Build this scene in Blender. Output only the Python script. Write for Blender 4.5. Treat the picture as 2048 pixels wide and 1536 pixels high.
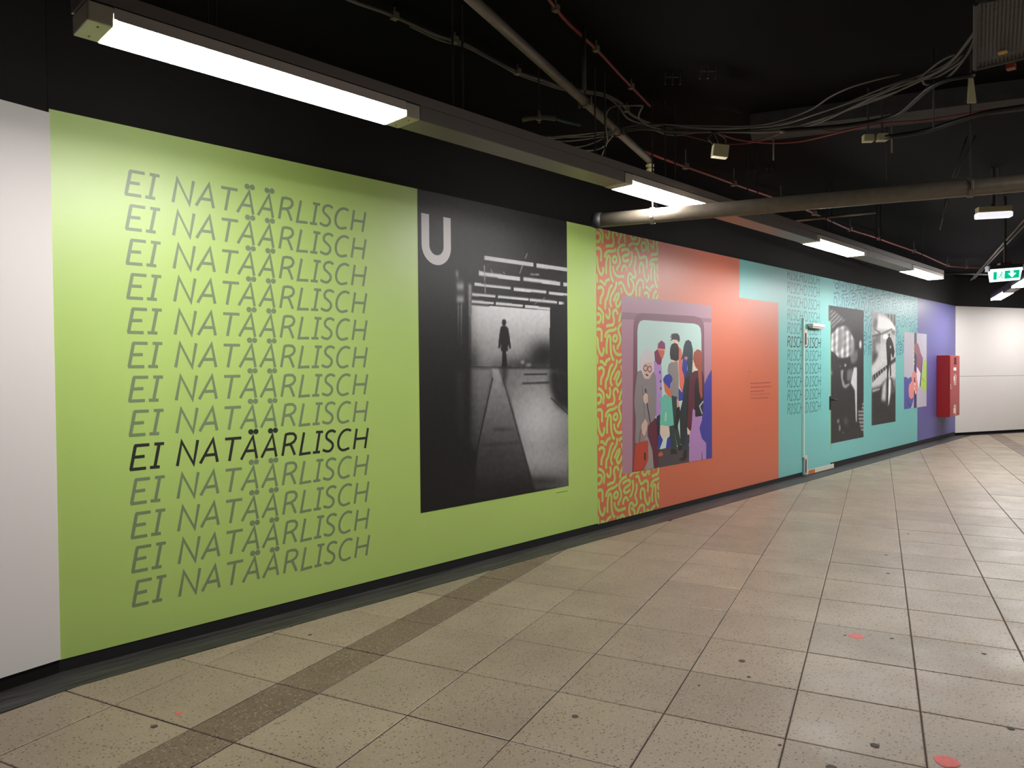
import bpy, math, random
import numpy as np
from mathutils import Vector, Matrix

random.seed(7)
rng = np.random.default_rng(11)
for o in list(bpy.data.objects):
    bpy.data.objects.remove(o)
S = bpy.context.scene
COL = S.collection

# ------------------------------------------------------------------ camera
# World: X runs along the mural wall, +Y points to it, Z is up. Camera stands 4.16 m from the wall.
FPX, CAMH = 1458.0, 1.5
YAW, PITCH, ROLL = math.radians(90 - 44.324), -0.0188, -0.0082
_cy, _sy = math.cos(YAW), math.sin(YAW)
CF = np.array([_sy * math.cos(PITCH), _cy * math.cos(PITCH), math.sin(PITCH)])
_r = np.array([_cy, -_sy, 0.0]); _u = np.cross(_r, CF)
CR = _r * math.cos(ROLL) + _u * math.sin(ROLL)
CU = -_r * math.sin(ROLL) + _u * math.cos(ROLL)
cam_data = bpy.data.cameras.new('camera')
cam = bpy.data.objects.new('camera', cam_data); COL.objects.link(cam)
cam_data.sensor_width = 36.0; cam_data.lens = FPX / 2048 * 36.0
cam_data.clip_start = 0.05; cam_data.clip_end = 200
cam.matrix_world = Matrix(((CR[0], CU[0], -CF[0], 0), (CR[1], CU[1], -CF[1], 0), (CR[2], CU[2], -CF[2], CAMH), (0, 0, 0, 1)))
S.camera = cam

# ------------------------------------------------------------------ world, exposure
w = bpy.data.worlds.new('world'); S.world = w; w.use_nodes = True
w.node_tree.nodes['Background'].inputs[0].default_value = (0.5, 0.48, 0.45, 1)
w.node_tree.nodes['Background'].inputs[1].default_value = 0.02
S.view_settings.view_transform = 'Standard'
S.view_settings.look = 'None'
S.view_settings.gamma = 1.0
S.view_settings.use_curve_mapping = False
S.view_settings.exposure = 0.0
LAMP_BOTTOM, LAMP_SIDE = 75.0, 70.0          # radiance of the tube diffusers

WALL = 4.16          # distance of the mural wall
TOP = 2.81           # top of the coloured boards
CEIL = 3.45

def ray(px, py):
    return (px - 1024) / FPX * CR - (py - 768) / FPX * CU + CF
def onwall(px, py, d=WALL):
    v = ray(px, py); v = v * (d / v[1]); return v[0], v[2] + CAMH
def atz(px, py, z):
    v = ray(px, py); v = v * ((z - CAMH) / v[2]); return (v[0], v[1], z)
def aty(px, py, y):
    v = ray(px, py); v = v * (y / v[1]); return (v[0], y, v[2] + CAMH)
def at(px, py, dist):
    v = ray(px, py) * dist; return (v[0], v[1], v[2] + CAMH)
def project(X, Y, Z):
    dx, dy, dz = X, Y, Z - CAMH
    q = dx * CF[0] + dy * CF[1] + dz * CF[2]
    return 1024 + FPX * (dx * CR[0] + dy * CR[1] + dz * CR[2]) / q, 768 - FPX * (dx * CU[0] + dy * CU[1] + dz * CU[2]) / q

# ------------------------------------------------------------------ materials
def lin(c):
    return tuple(((v / 255) / 12.92 if v / 255 <= 0.04045 else ((v / 255 + 0.055) / 1.055) ** 2.4) for v in c)
def mat(name, rgb, rough=0.5, metal=0.0, spec=0.5, vary=0.0, scale=6.0, bump=0.0, coat=0.0, emit=None, es=0.0, stretch=None):
    m = bpy.data.materials.new(name); m.use_nodes = True
    nt = m.node_tree; b = nt.nodes['Principled BSDF']
    c = lin(rgb) + (1,)
    b.inputs['Base Color'].default_value = c
    b.inputs['Roughness'].default_value = rough
    b.inputs['Metallic'].default_value = metal
    b.inputs['Specular IOR Level'].default_value = spec
    b.inputs['Coat Weight'].default_value = coat
    if emit:
        b.inputs['Emission Color'].default_value = tuple(emit) + (1,)
        b.inputs['Emission Strength'].default_value = es
    if vary or bump:
        g = nt.nodes.new('ShaderNodeNewGeometry')
        n = nt.nodes.new('ShaderNodeTexNoise'); n.inputs['Scale'].default_value = scale
        n.inputs['Detail'].default_value = 5; n.inputs['Roughness'].default_value = 0.6
        if stretch:
            mp = nt.nodes.new('ShaderNodeMapping'); mp.inputs['Scale'].default_value = stretch
            nt.links.new(g.outputs['Position'], mp.inputs['Vector']); nt.links.new(mp.outputs[0], n.inputs['Vector'])
        else: nt.links.new(g.outputs['Position'], n.inputs['Vector'])
        if vary:
            mr = nt.nodes.new('ShaderNodeMapRange')
            mr.inputs[1].default_value = 0.3; mr.inputs[2].default_value = 0.7
            mr.inputs[3].default_value = 1 - vary; mr.inputs[4].default_value = 1 + vary
            nt.links.new(n.outputs[0], mr.inputs[0])
            mx = nt.nodes.new('ShaderNodeVectorMath'); mx.operation = 'SCALE'
            mx.inputs[0].default_value = c[:3]
            nt.links.new(mr.outputs[0], mx.inputs['Scale'])
            nt.links.new(mx.outputs[0], b.inputs['Base Color'])
        if bump:
            bp = nt.nodes.new('ShaderNodeBump'); bp.inputs['Strength'].default_value = bump
            bp.inputs['Distance'].default_value = 0.01
            nt.links.new(n.outputs[0], bp.inputs['Height'])
            nt.links.new(bp.outputs[0], b.inputs['Normal'])
    return m

def terrazzo(name, base, dark, light, dthr, lthr, dscale, lscale, tone=0.10):
    """stone-chip floor: fine mottling, dark pits, light chips; tone differs per tile"""
    m = bpy.data.materials.new(name); m.use_nodes = True
    nt = m.node_tree; N = nt.nodes; L = nt.links; b = N['Principled BSDF']
    g = N.new('ShaderNodeNewGeometry'); oi = N.new('ShaderNodeObjectInfo')
    def noise(s, d=4):
        n = N.new('ShaderNodeTexNoise'); n.inputs['Scale'].default_value = s; n.inputs['Detail'].default_value = d
        L.new(g.outputs['Position'], n.inputs['Vector']); return n
    def rng_(src, a, b_, c, d):
        r = N.new('ShaderNodeMapRange'); r.inputs[1].default_value = a; r.inputs[2].default_value = b_
        r.inputs[3].default_value = c; r.inputs[4].default_value = d; L.new(src, r.inputs[0]); return r
    def scale(vec, fac):
        v = N.new('ShaderNodeVectorMath'); v.operation = 'SCALE'; L.new(vec, v.inputs[0]); L.new(fac, v.inputs['Scale']); return v
    def mix(fac, a, col):
        mx = N.new('ShaderNodeMix'); mx.data_type = 'RGBA'
        L.new(fac, mx.inputs[0]); L.new(a, mx.inputs[6]); mx.inputs[7].default_value = lin(col) + (1,); return mx
    rgb = N.new('ShaderNodeRGB'); rgb.outputs[0].default_value = lin(base) + (1,)
    v = scale(rgb.outputs[0], rng_(noise(90, 3).outputs[0], 0.3, 0.7, 0.86, 1.14).outputs[0])
    v = scale(v.outputs[0], rng_(noise(2.2, 5).outputs[0], 0.3, 0.7, 0.90, 1.10).outputs[0])
    v = scale(v.outputs[0], rng_(oi.outputs['Random'], 0, 1, 1 - tone, 1 + tone).outputs[0])
    def chips(sc, thr, seedcut):
        vo = N.new('ShaderNodeTexVoronoi'); vo.inputs['Scale'].default_value = sc
        nz = noise(sc * 1.7, 2)
        add = N.new('ShaderNodeVectorMath'); add.operation = 'MULTIPLY_ADD'
        L.new(nz.outputs['Color'], add.inputs[0]); add.inputs[1].default_value = (0.012,) * 3
        L.new(g.outputs['Position'], add.inputs[2]); L.new(add.outputs[0], vo.inputs['Vector'])
        near = rng_(vo.outputs['Distance'], thr * 0.75, thr, 1, 0)
        sep = N.new('ShaderNodeSeparateColor'); L.new(vo.outputs['Color'], sep.inputs[0])
        pick = rng_(sep.outputs[0], seedcut, seedcut + 0.02, 0, 1)
        mu = N.new('ShaderNodeMath'); mu.operation = 'MULTIPLY'; L.new(near.outputs[0], mu.inputs[0]); L.new(pick.outputs[0], mu.inputs[1])
        return mu
    d1 = chips(dscale, dthr, 0.55); v2 = mix(d1.outputs[0], v.outputs[0], dark)
    l1 = chips(lscale, lthr, 0.6); v3 = mix(l1.outputs[0], v2.outputs[2], light)
    L.new(v3.outputs[2], b.inputs['Base Color'])
    r = rng_(noise(3.5, 5).outputs[0], 0.3, 0.7, 0.36, 0.50); L.new(r.outputs[0], b.inputs['Roughness'])
    b.inputs['Specular IOR Level'].default_value = 0.4
    bp = N.new('ShaderNodeBump'); bp.inputs['Strength'].default_value = 0.12; bp.inputs['Distance'].default_value = 0.004
    L.new(noise(14, 4).outputs[0], bp.inputs['Height']); L.new(bp.outputs[0], b.inputs['Normal'])
    return m

M = {}
M['tile'] = terrazzo('cream_terrazzo', (137, 123, 105), (88, 74, 60), (154, 141, 122), 0.34, 0.30, 62, 80)
M['band'] = terrazzo('brown_terrazzo', (102, 86, 73), (62, 50, 42), (140, 122, 104), 0.35, 0.42, 60, 70, 0.05)
M['grout'] = mat('grout', (54, 45, 39), 0.9, vary=0.2, scale=30)
M['edge'] = mat('worn_black_edge', (46, 44, 43), 0.55, vary=0.7, scale=2.2, bump=0.4, stretch=(1, 11, 11))
M['black'] = mat('black_paint', (21, 19, 18), 0.62, vary=0.15, scale=3, spec=0.15)
M['ceil'] = mat('black_ceiling', (6, 5, 5), 0.85, vary=0.3, scale=4, spec=0.1)
M['base'] = mat('black_base', (16, 15, 15), 0.6)
M['white'] = mat('white_board', (214, 209, 205), 0.55, scale=2.2, spec=0.4)
M['green'] = mat('green_vinyl', (170, 199, 102), 0.43, spec=1.0, vary=0.012, scale=2)
M['orange'] = mat('orange_vinyl', (204, 106, 74), 0.43, spec=0.85, vary=0.012, scale=2)
M['teal'] = mat('teal_vinyl', (114, 188, 184), 0.43, spec=0.85, vary=0.012, scale=2)
M['violet'] = mat('violet_vinyl', (94, 90, 152), 0.43, spec=0.85, vary=0.012, scale=2)
M['letter_grey'] = mat('grey_lettering', (112, 130, 92), 0.43, spec=0.85)
M['letter_black'] = mat('black_lettering', (24, 28, 22), 0.43, spec=0.85)
M['letter_teal'] = mat('dim_teal_lettering', (70, 126, 126), 0.43, spec=0.85)
M['letter_dark'] = mat('dark_teal_lettering', (14, 34, 38), 0.43, spec=0.85)
M['letter_violet'] = mat('violet_lettering', (94, 92, 158), 0.43, spec=0.85)
M['letter_red'] = mat('rust_lettering', (160, 72, 50), 0.43, spec=0.85)
M['letter_green'] = mat('olive_lettering', (110, 132, 60), 0.43, spec=0.85)
M['squig'] = mat('green_squiggle', (172, 202, 100), 0.43, spec=0.85)
M['squig2'] = mat('blue_squiggle', (62, 116, 150), 0.43, spec=0.85)
M['pale_u'] = mat('pale_letter', (180, 174, 174), 0.43, spec=0.85)
M['housing'] = mat('lamp_housing', (206, 196, 188), 0.45, spec=0.4)
M['trunk'] = mat('grey_trunking', (122, 114, 110), 0.4, spec=0.5)
M['endcap'] = mat('yellowed_end_cap', (198, 192, 172), 0.4)
M['gap'] = mat('dark_gap', (25, 22, 22), 0.8)
M['diff'] = mat('diffuser', (240, 240, 235), 0.4, emit=(1.0, 0.97, 0.955), es=LAMP_BOTTOM)
M['diff_side'] = mat('diffuser_side', (240, 240, 235), 0.4, emit=(1.0, 0.97, 0.955), es=LAMP_SIDE)
M['diff_off'] = mat('unlit_diffuser', (225, 222, 215), 0.4)
M['galv'] = mat('galvanised_pipe', (118, 110, 98), 0.5, metal=0.4, vary=0.15, scale=25)
M['galv2'] = mat('painted_pipe', (112, 103, 90), 0.4, metal=0.3, vary=0.12, scale=18)
M['steel'] = mat('steel', (150, 148, 145), 0.35, metal=0.8)
M['darksteel'] = mat('dark_steel', (62, 57, 54), 0.6, metal=0.3)
M['cable'] = mat('grey_cable', (82, 77, 71), 0.6)
M['cable_dark'] = mat('black_cable', (14, 13, 13), 0.5)
M['red_cable'] = mat('red_cable', (116, 40, 35), 0.5)
M['ivory'] = mat('ivory_plastic', (178, 170, 130), 0.5)
M['concrete'] = mat('concrete', (52, 49, 47), 0.9, vary=0.25, scale=12, bump=0.6)
M['perf'] = mat('perforated_steel', (70, 62, 56), 0.6, metal=0.3, vary=0.2, scale=20)
M['redbox'] = mat('red_enamel', (156, 30, 30), 0.35, vary=0.03, scale=5)
M['redfront'] = mat('red_enamel_door', (164, 52, 54), 0.3)
M['sticker'] = mat('white_sticker', (225, 220, 210), 0.5)
M['rubber'] = mat('black_rubber', (18, 18, 18), 0.6)
M['rust'] = mat('rust_stain', (190, 105, 60), 0.6, vary=0.3, scale=30)
M['pale'] = mat('pale_metal', (205, 198, 182), 0.5, vary=0.1, scale=30)
M['pinkish'] = mat('hinge_metal', (206, 190, 184), 0.45, vary=0.1, scale=40)
M['edge_green'] = mat('door_edge_green', (160, 178, 110), 0.5)
M['yellowpaint'] = mat('yellow_paint', (190, 140, 50), 0.6)
M['sign'] = mat('sign_face', (225, 250, 240), 0.4, emit=(0.80, 1.0, 0.93), es=1.5)
M['sign_green'] = mat('sign_green', (0, 160, 110), 0.4, emit=(0.0, 0.62, 0.34), es=0.8)
M['sign_white'] = mat('sign_arrow', (225, 250, 240), 0.4, emit=(0.85, 1.0, 0.95), es=1.5)
M['acrylic'] = mat('acrylic_edge', (215, 215, 235), 0.2)
M['stain_red'] = mat('red_floor_dot', (196, 92, 86), 0.6, vary=0.12, scale=60)
M['stain_dark'] = mat('dark_gum', (64, 56, 50), 0.7, vary=0.2, scale=80)
M['led'] = mat('led_lens', (230, 230, 250), 0.3, emit=(0.93, 0.93, 1.0), es=0.9)
M['print'] = None

def attr_mat(name):
    m = bpy.data.materials.new(name); m.use_nodes = True
    nt = m.node_tree; b = nt.nodes['Principled BSDF']
    a = nt.nodes.new('ShaderNodeVertexColor'); a.layer_name = 'print'
    nt.links.new(a.outputs[0], b.inputs['Base Color'])
    b.inputs['Roughness'].default_value = 0.48; b.inputs['Specular IOR Level'].default_value = 0.5
    return m
M['print'] = attr_mat('photo_print')
_inks = {}
def ink(rgb):
    k = tuple(rgb)
    if k not in _inks:
        _inks[k] = mat('ink_%d_%d_%d' % k, k, 0.43, spec=0.85)
    return _inks[k]

# ------------------------------------------------------------------ object helpers
def tag(o, label=None, cat=None, group=None, kind=None):
    if label: o['label'] = label
    if cat: o['category'] = cat
    if group: o['group'] = group
    if kind: o['kind'] = kind
    return o
def empty(name, loc=(0, 0, 0)):
    o = bpy.data.objects.new(name, None); COL.objects.link(o); o.location = loc
    o.empty_display_size = 0.1
    return o
class MB:
    def __init__(s): s.v = []; s.f = []
    def add(s, vs, fs):
        k = len(s.v); s.v += [tuple(map(float, p)) for p in vs]; s.f += [tuple(i + k for i in f) for f in fs]; return s
    def box(s, x0, x1, y0, y1, z0, z1):
        return s.add([(x0, y0, z0), (x1, y0, z0), (x1, y1, z0), (x0, y1, z0), (x0, y0, z1), (x1, y0, z1), (x1, y1, z1), (x0, y1, z1)],
                     [(0, 3, 2, 1), (4, 5, 6, 7), (0, 1, 5, 4), (1, 2, 6, 5), (2, 3, 7, 6), (3, 0, 4, 7)])
    def hex8(s, b, t):
        return s.add(list(b) + list(t), [(0, 3, 2, 1), (4, 5, 6, 7), (0, 1, 5, 4), (1, 2, 6, 5), (2, 3, 7, 6), (3, 0, 4, 7)])
    def slab(s, x0, y0, x1, y1, w, z0, z1):
        """box whose long axis runs from (x0,y0) to (x1,y1), thickness w to its left"""
        d = math.hypot(x1 - x0, y1 - y0); nx, ny = -(y1 - y0) / d * w, (x1 - x0) / d * w
        q = [(x0, y0), (x1, y1), (x1 + nx, y1 + ny), (x0 + nx, y0 + ny)]
        return s.hex8([(a, b, z0) for a, b in q], [(a, b, z1) for a, b in q])
    def tube(s, pts, r, seg=8, caps=True):
        pts = [Vector(p) for p in pts]; n = len(pts); k = len(s.v)
        t0 = (pts[1] - pts[0]).normalized()
        up = Vector((0, 0, 1)) if abs(t0.z) < 0.9 else Vector((1, 0, 0))
        a = t0.cross(up).normalized()
        for i, p in enumerate(pts):
            t = ((pts[min(i + 1, n - 1)] - pts[max(i - 1, 0)])).normalized()
            a = (a - t * a.dot(t)).normalized(); b = t.cross(a)
            rr = r[i] if isinstance(r, (list, tuple)) else r
            for j in range(seg):
                an = 2 * math.pi * j / seg
                q = p + (a * math.cos(an) + b * math.sin(an)) * rr
                s.v.append(tuple(q))
        for i in range(n - 1):
            for j in range(seg):
                j2 = (j + 1) % seg
                s.f.append((k + i * seg + j, k + i * seg + j2, k + (i + 1) * seg + j2, k + (i + 1) * seg + j))
        if caps:
            s.f.append(tuple(k + j for j in reversed(range(seg)))); s.f.append(tuple(k + (n - 1) * seg + j for j in range(seg)))
        return s
    def build(s, name, m, parent=None, smooth=False, bevel=0.0, loc=None):
        me = bpy.data.meshes.new(name); me.from_pydata(s.v, [], s.f)
        if m: me.materials.append(m)
        if smooth: me.polygons.foreach_set('use_smooth', [True] * len(me.polygons))
        me.update()
        o = bpy.data.objects.new(name, me); COL.objects.link(o)
        if parent:
            o.parent = parent; pl = Vector((0, 0, 0)); q = parent
            while q is not None: pl = pl + q.location; q = q.parent
            if pl.length > 1e-9:
                me.transform(Matrix.Translation((-pl[0], -pl[1], -pl[2])))
        if bevel:
            md = o.modifiers.new('bevel', 'BEVEL'); md.width = bevel; md.segments = 2; md.limit_method = 'ANGLE'
        return o
def smooth_path(pts, n=6):
    P = [np.array(p, float) for p in pts]
    P = [2 * P[0] - P[1]] + P + [2 * P[-1] - P[-2]]
    out = []
    for i in range(1, len(P) - 2):
        a, b, c, d = P[i - 1:i + 3]
        for k in range(n):
            t = k / n
            out.append(0.5 * ((2 * b) + (-a + c) * t + (2 * a - 5 * b + 4 * c - d) * t * t + (-a + 3 * b - 3 * c + d) * t ** 3))
    out.append(P[-2])
    return [tuple(p) for p in out]

# ------------------------------------------------------------------ flat print helpers (on the wall plane)
def ribbon(mb, pts, w, y, closed=False):
    """flat stroke of width w through 2-D points (X, Z) on the plane Y = y"""
    P = [np.array(p, float) for p in pts]; n = len(P); L = []; R = []
    for i in range(n):
        if closed: a, b = P[(i - 1) % n], P[(i + 1) % n]; d0 = P[i] - a; d1 = b - P[i]
        else:
            d0 = P[i] - P[i - 1] if i > 0 else P[1] - P[0]
            d1 = P[i + 1] - P[i] if i < n - 1 else d0
        d0 = d0 / (np.linalg.norm(d0) + 1e-12); d1 = d1 / (np.linalg.norm(d1) + 1e-12)
        n0 = np.array([-d0[1], d0[0]]); n1 = np.array([-d1[1], d1[0]])
        m = n0 + n1; l = np.linalg.norm(m)
        if l < 0.35: m = n0; sc = 1.0
        else: m = m / l; sc = min(1 / max(m @ n0, 0.3), 2.2)
        L.append(P[i] + m * w / 2 * sc); R.append(P[i] - m * w / 2 * sc)
    vs = []; fs = []
    for a, b in zip(L, R): vs += [(a[0], y, a[1]), (b[0], y, b[1])]
    for i in range(n - 1 if not closed else n):
        j = (i + 1) % n
        fs.append((2 * i, 2 * j, 2 * j + 1, 2 * i + 1))
    return mb.add(vs, fs)
def disc(mb, c, rx, rz, y, seg=20):
    return mb.add([(c[0] + rx * math.cos(2 * math.pi * k / seg), y, c[1] + rz * math.sin(2 * math.pi * k / seg)) for k in range(seg)], [tuple(range(seg))])
def poly(mb, pts, y):
    """flat polygon (may be concave) on plane Y = y"""
    return mb.add([(p[0], y, p[1]) for p in pts], [tuple(range(len(pts)))])
def clip_rect(mb, x0, x1, z0, z1):
    """clip every face against a rectangle in X, Z"""
    out = MB()
    for f in mb.f:
        P = [np.array(mb.v[i]) for i in f]
        for ax, lim, sg in ((0, x0, 1), (0, x1, -1), (2, z0, 1), (2, z1, -1)):
            Q = []
            for i in range(len(P)):
                a, b = P[i], P[(i + 1) % len(P)]
                da, db = sg * (a[ax] - lim), sg * (b[ax] - lim)
                if da >= 0: Q.append(a)
                if da * db < 0: Q.append(a + (b - a) * da / (da - db))
            P = Q
            if len(P) < 3: break
        if len(P) >= 3: out.add(P, [tuple(range(len(P)))])
    return out

# ================================================================== SETTING
# tile grid: columns run 17.6 deg off the wall; e = across columns, g = along columns
GA = math.radians(44.324) - 0.46571978
G = np.array([math.cos(GA), math.sin(GA)]); E_ = np.array([math.sin(GA), -math.cos(GA)])
U0, V0 = -2.33428, 2.60643        # column line C1 and cross line a
BAND = 0.2569
def gp(u, v): return E_ * u + G * v
LWA = math.radians(11.0)                       # near-left wall leaves the mural wall at this angle
LW0 = np.array([1.005, 4.155]); LWD = np.array([-math.cos(LWA), -math.sin(LWA)])
RW0 = np.array([18.0, 4.16]); RWA = math.radians(-24.4); RWD = np.array([math.cos(RWA), math.sin(RWA)])
EDGE = 3.925
# half planes (n, d): keep n.p <= d
HP = [(np.array([0.0, 1.0]), EDGE)]
nl = np.array([-math.sin(math.radians(13.0)), math.cos(math.radians(13.0))]); HP.append((nl, float(nl @ np.array([1.0, EDGE]))))
nr = np.array([-RWD[1], RWD[0]]); HP.append((nr, float(nr @ RW0) - 0.10))
def clip_poly(P):
    for n, d in HP:
        Q = []
        for i in range(len(P)):
            a, b = P[i], P[(i + 1) % len(P)]; da, db = d - n @ a, d - n @ b
            if da >= 0: Q.append(a)
            if da * db < 0: Q.append(a + (b - a) * da / (da - db))
        P = Q
        if len(P) < 3: return None
    ar = 0.5 * sum(P[i][0] * P[(i + 1) % len(P)][1] - P[(i + 1) % len(P)][0] * P[i][1] for i in range(len(P)))
    if abs(ar) < 0.0008: return None
    return P
def tile_mb(P, zt=0.0, bev=0.0035, zb=-0.014):
    """thin slab over polygon P with a worn, chamfered arris"""
    n = len(P); c = sum(P) / n; mb = MB(); ins = []
    for p in P:
        d = c - p; l = np.linalg.norm(d) + 1e-9; ins.append(p + d / l * bev * 1.4)
    mb.add([(p[0], p[1], zb) for p in P] + [(p[0], p[1], zt - bev * 0.6) for p in P] + [(p[0], p[1], zt) for p in ins],
           [tuple(n * 2 + i for i in range(n))] + [(i, (i + 1) % n, n + (i + 1) % n, n + i) for i in range(n)] +
           [(n + i, n + (i + 1) % n, 2 * n + (i + 1) % n, 2 * n + i) for i in range(n)])
    return mb
floor = tag(MB().box(-7, 24, -9, 4.6, -0.12, -0.0045).build('floor', M['grout']), kind='structure')
cols = []                                       # (u0, u1, is_band)
cols.append((U0 - BAND, U0, True))
u = U0
for k in range(9): cols.append((u, u + 0.5, False)); u += 0.5
cols.append((u, u + BAND, True)); u += BAND
for k in range(12): cols.append((u, u + 0.5, False)); u += 0.5
u = U0 - BAND
for k in range(9): cols.append((u - 0.5, u, False)); u -= 0.5
J = 0.0027
cand = []
for (u0, u1, band) in cols:
    for k in range(-26, 42):
        v0 = V0 + 0.5 * k; v1 = v0 + 0.5
        cz = gp((u0 + u1) / 2, (v0 + v1) / 2)
        if not (-5.5 < cz[0] < 22 and -5 < cz[1] < 4.6): continue
        P = [gp(u0 + J, v0 + J), gp(u1 - J, v0 + J), gp(u1 - J, v1 - J), gp(u0 + J, v1 - J)]
        Q = clip_poly(P)
        if Q is None: continue
        c = sum(Q) / len(Q); dep = c[0] * CF[0] + c[1] * CF[1]
        area = 0
        if dep > 0.8:
            px = [project(p[0], p[1], 0.0) for p in Q]
            cl = [(min(max(a, 0), 2048), min(max(b, 0), 1536)) for a, b in px]
            area = abs(0.5 * sum(cl[i][0] * cl[(i + 1) % len(cl)][1] - cl[(i + 1) % len(cl)][0] * cl[i][1] for i in range(len(cl))))
            if any(p[0] * CF[0] + p[1] * CF[1] < 0.3 for p in Q): area = max(area, 500)
        full = len(Q) == 4 and all(np.allclose(a, b, atol=1e-6) for a, b in zip(Q, P))
        cand.append([area, Q, band, full, c])
cand.sort(key=lambda t: -t[0])
n_t = n_b = 0; shared = {}; rest = MB()
for area, Q, band, full, c in cand:
    if (band and n_b < 60 and area > 25) or (not band and n_t < 298 and area > 60):
        key = band
        dz = float(rng.uniform(-0.0009, 0.0009))
        if full and key in shared:
            o = shared[key].copy(); COL.objects.link(o); o.parent = floor
        elif full:
            mb = tile_mb([q - c for q in Q]); o = mb.build('border_slab' if band else 'tile', M['band' if band else 'tile'], floor); shared[key] = o
        else:
            o = tile_mb([q - c for q in Q]).build('border_slab' if band else 'tile', M['band' if band else 'tile'], floor)
        o.location = (c[0], c[1], dz)
        if band: n_b += 1
        else: n_t += 1
    else:
        m2 = tile_mb(Q)
        if band: continue_band = True
        rest.add(m2.v, m2.f) if not band else None
        if band:
            o = m2.build('border_slab', M['band'], floor); n_b += 1
ro = rest.build('tile_field', M['tile'], floor); ro['kind'] = 'stuff'
for p in ro.data.polygons: pass

# worn black edging between the boards and the tiles
edge = MB()
def edge_strip(pA, pB, wA, wB, nrm, n=60):
    """ragged strip lying on the floor from wall line pA-pB, reaching w outwards"""
    vs = []; fs = []
    for i in range(n + 1):
        t = i / n; p = pA + (pB - pA) * t
        ww = wA + (wB - wA) * t + random.uniform(-0.006, 0.006)
        q = p + nrm * ww
        vs += [(p[0], p[1], -0.02), (q[0], q[1], -0.02), (p[0], p[1], 0.004), (q[0], q[1], 0.0015)]
    for i in range(n):
        a = 4 * i; b = a + 4
        fs += [(a + 2, a + 3, b + 3, b + 2), (a + 1, b + 1, b + 3, a + 3), (a, a + 2, b + 2, b)]
    edge.add(vs, fs)
edge_strip(np.array([1.0, WALL + 0.01]), np.array([18.02, WALL + 0.01]), 0.245, 0.235, np.array([0, -1.0]), 200)
e1 = LW0 + LWD * 2.5
edge_strip(np.array([1.005, 4.17]), e1, 0.245, 0.16, np.array([math.sin(LWA), -math.cos(LWA)]), 30)
edge_strip(RW0 + RWD * 0.0, RW0 + RWD * 4.5, 0.11, 0.10, -nr, 40)
tag(edge.build('trim_1', M['edge']), kind='structure')

# marks trodden into the floor
def floor_spot(px, py, r, m, name, label=None, sq=1.0):
    x, y, _ = atz(px, py, 0.0); mb = MB(); n = 18
    pts = [(x + r * (1 + random.uniform(-.12, .12)) * math.cos(6.283 * k / n), y + r * sq * (1 + random.uniform(-.12, .12)) * math.sin(6.283 * k / n)) for k in range(n)]
    mb.add([(a, b, 0.0012) for a, b in pts] + [(x + (a - x) * .8, y + (b - y) * .8, 0.0022) for a, b in pts],
           [tuple(range(n, 2 * n))] + [(i, (i + 1) % n, n + (i + 1) % n, n + i) for i in range(n)])
    o = mb.build(name, m, floor)
    if label: o['label'] = label
floor_spot(1713, 1273, 0.040, M['stain_red'], 'floor_dot', 'faded red dot on the tiles')
floor_spot(1893, 1523, 0.044, M['stain_red'], 'floor_dot', 'faded red dot on the tiles')
floor_spot(358, 1427, 0.016, M['stain_red'], 'floor_dot', 'small faded red smear')
for px, py, r in [(1484, 1322, .017), (1497, 1354, .009), (1150, 1433, .015), (308, 1453, .014), (2021, 1457, .014), (1663, 1535, .02), (1968, 1308, .012),
                  (1750, 1491, .018), (1772, 1110, .014), (1776, 1147, .014), (1816, 1068, .012), (620, 1270, .012), (1398, 1371, .006), (1560, 1490, .007), (1690, 1271, .008), (1784, 1277, .01)]:
    floor_spot(px, py, r, M['stain_dark'], 'gum_spot')

# ceiling and walls
tag(MB().box(-7, 24, -9, 8, CEIL, CEIL + 0.2).build('ceiling', M['ceil']), kind='structure')
wl = MB().box(1.0, 18.1, WALL + 0.004, WALL + 0.18, TOP, CEIL).box(1.0, 18.1, WALL + 0.012, WALL + 0.18, -0.01, TOP)
tag(wl.build('wall_left', M['black']), kind='structure')
tag(MB().box(1.0, 9.985, WALL + 0.004, WALL + 0.014, -0.005, 0.075).box(11.08, 18.0, WALL + 0.004, WALL + 0.014, -0.005, 0.09).build('baseboard_left', M['base']), kind='structure')
lw = MB(); a = LW0; b_ = LW0 + LWD * 3.2
lw.slab(b_[0], b_[1], a[0], a[1], 0.12, 0.072, 2.79)
wn = tag(lw.build('wall_near', M['white']), kind='structure')
MBx = MB(); MBx.slab(b_[0] + .005 * math.sin(LWA), b_[1] + .012, a[0], a[1] + .012, 0.12, 2.79, CEIL); MBx.slab(b_[0], b_[1] + .01, a[0], a[1] + .01, 0.12, -0.01, 0.072)
MBx.build('black_backing', M['black'], wn)
rw = MB(); c0 = RW0; c1 = RW0 + RWD * 6.5
rw.slab(c0[0], c0[1], c1[0], c1[1], 0.12, 1.291, 2.81)
wr = tag(rw.build('wall_right', M['white']), kind='structure')
MB().slab(c0[0], c0[1], c1[0], c1[1], 0.12, 0.065, 1.285).build('lower_board', M['white'], wr)
k = nr * 0.012
MB().slab(c0[0] + k[0], c0[1] + k[1], c1[0] + k[0], c1[1] + k[1], 0.12, 2.81, CEIL).slab(c0[0] + k[0], c0[1] + k[1], c1[0] + k[0], c1[1] + k[1], 0.1, -0.01, 0.066).slab(c0[0] + k[0], c0[1] + k[1], c1[0] + k[0], c1[1] + k[1], 0.1, 1.284, 1.292).build('black_backing', M['black'], wr)
tag(MB().box(-7.2, 24, -9.2, -9, -0.05, CEIL).build('wall_back', M['white']), kind='structure')

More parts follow.
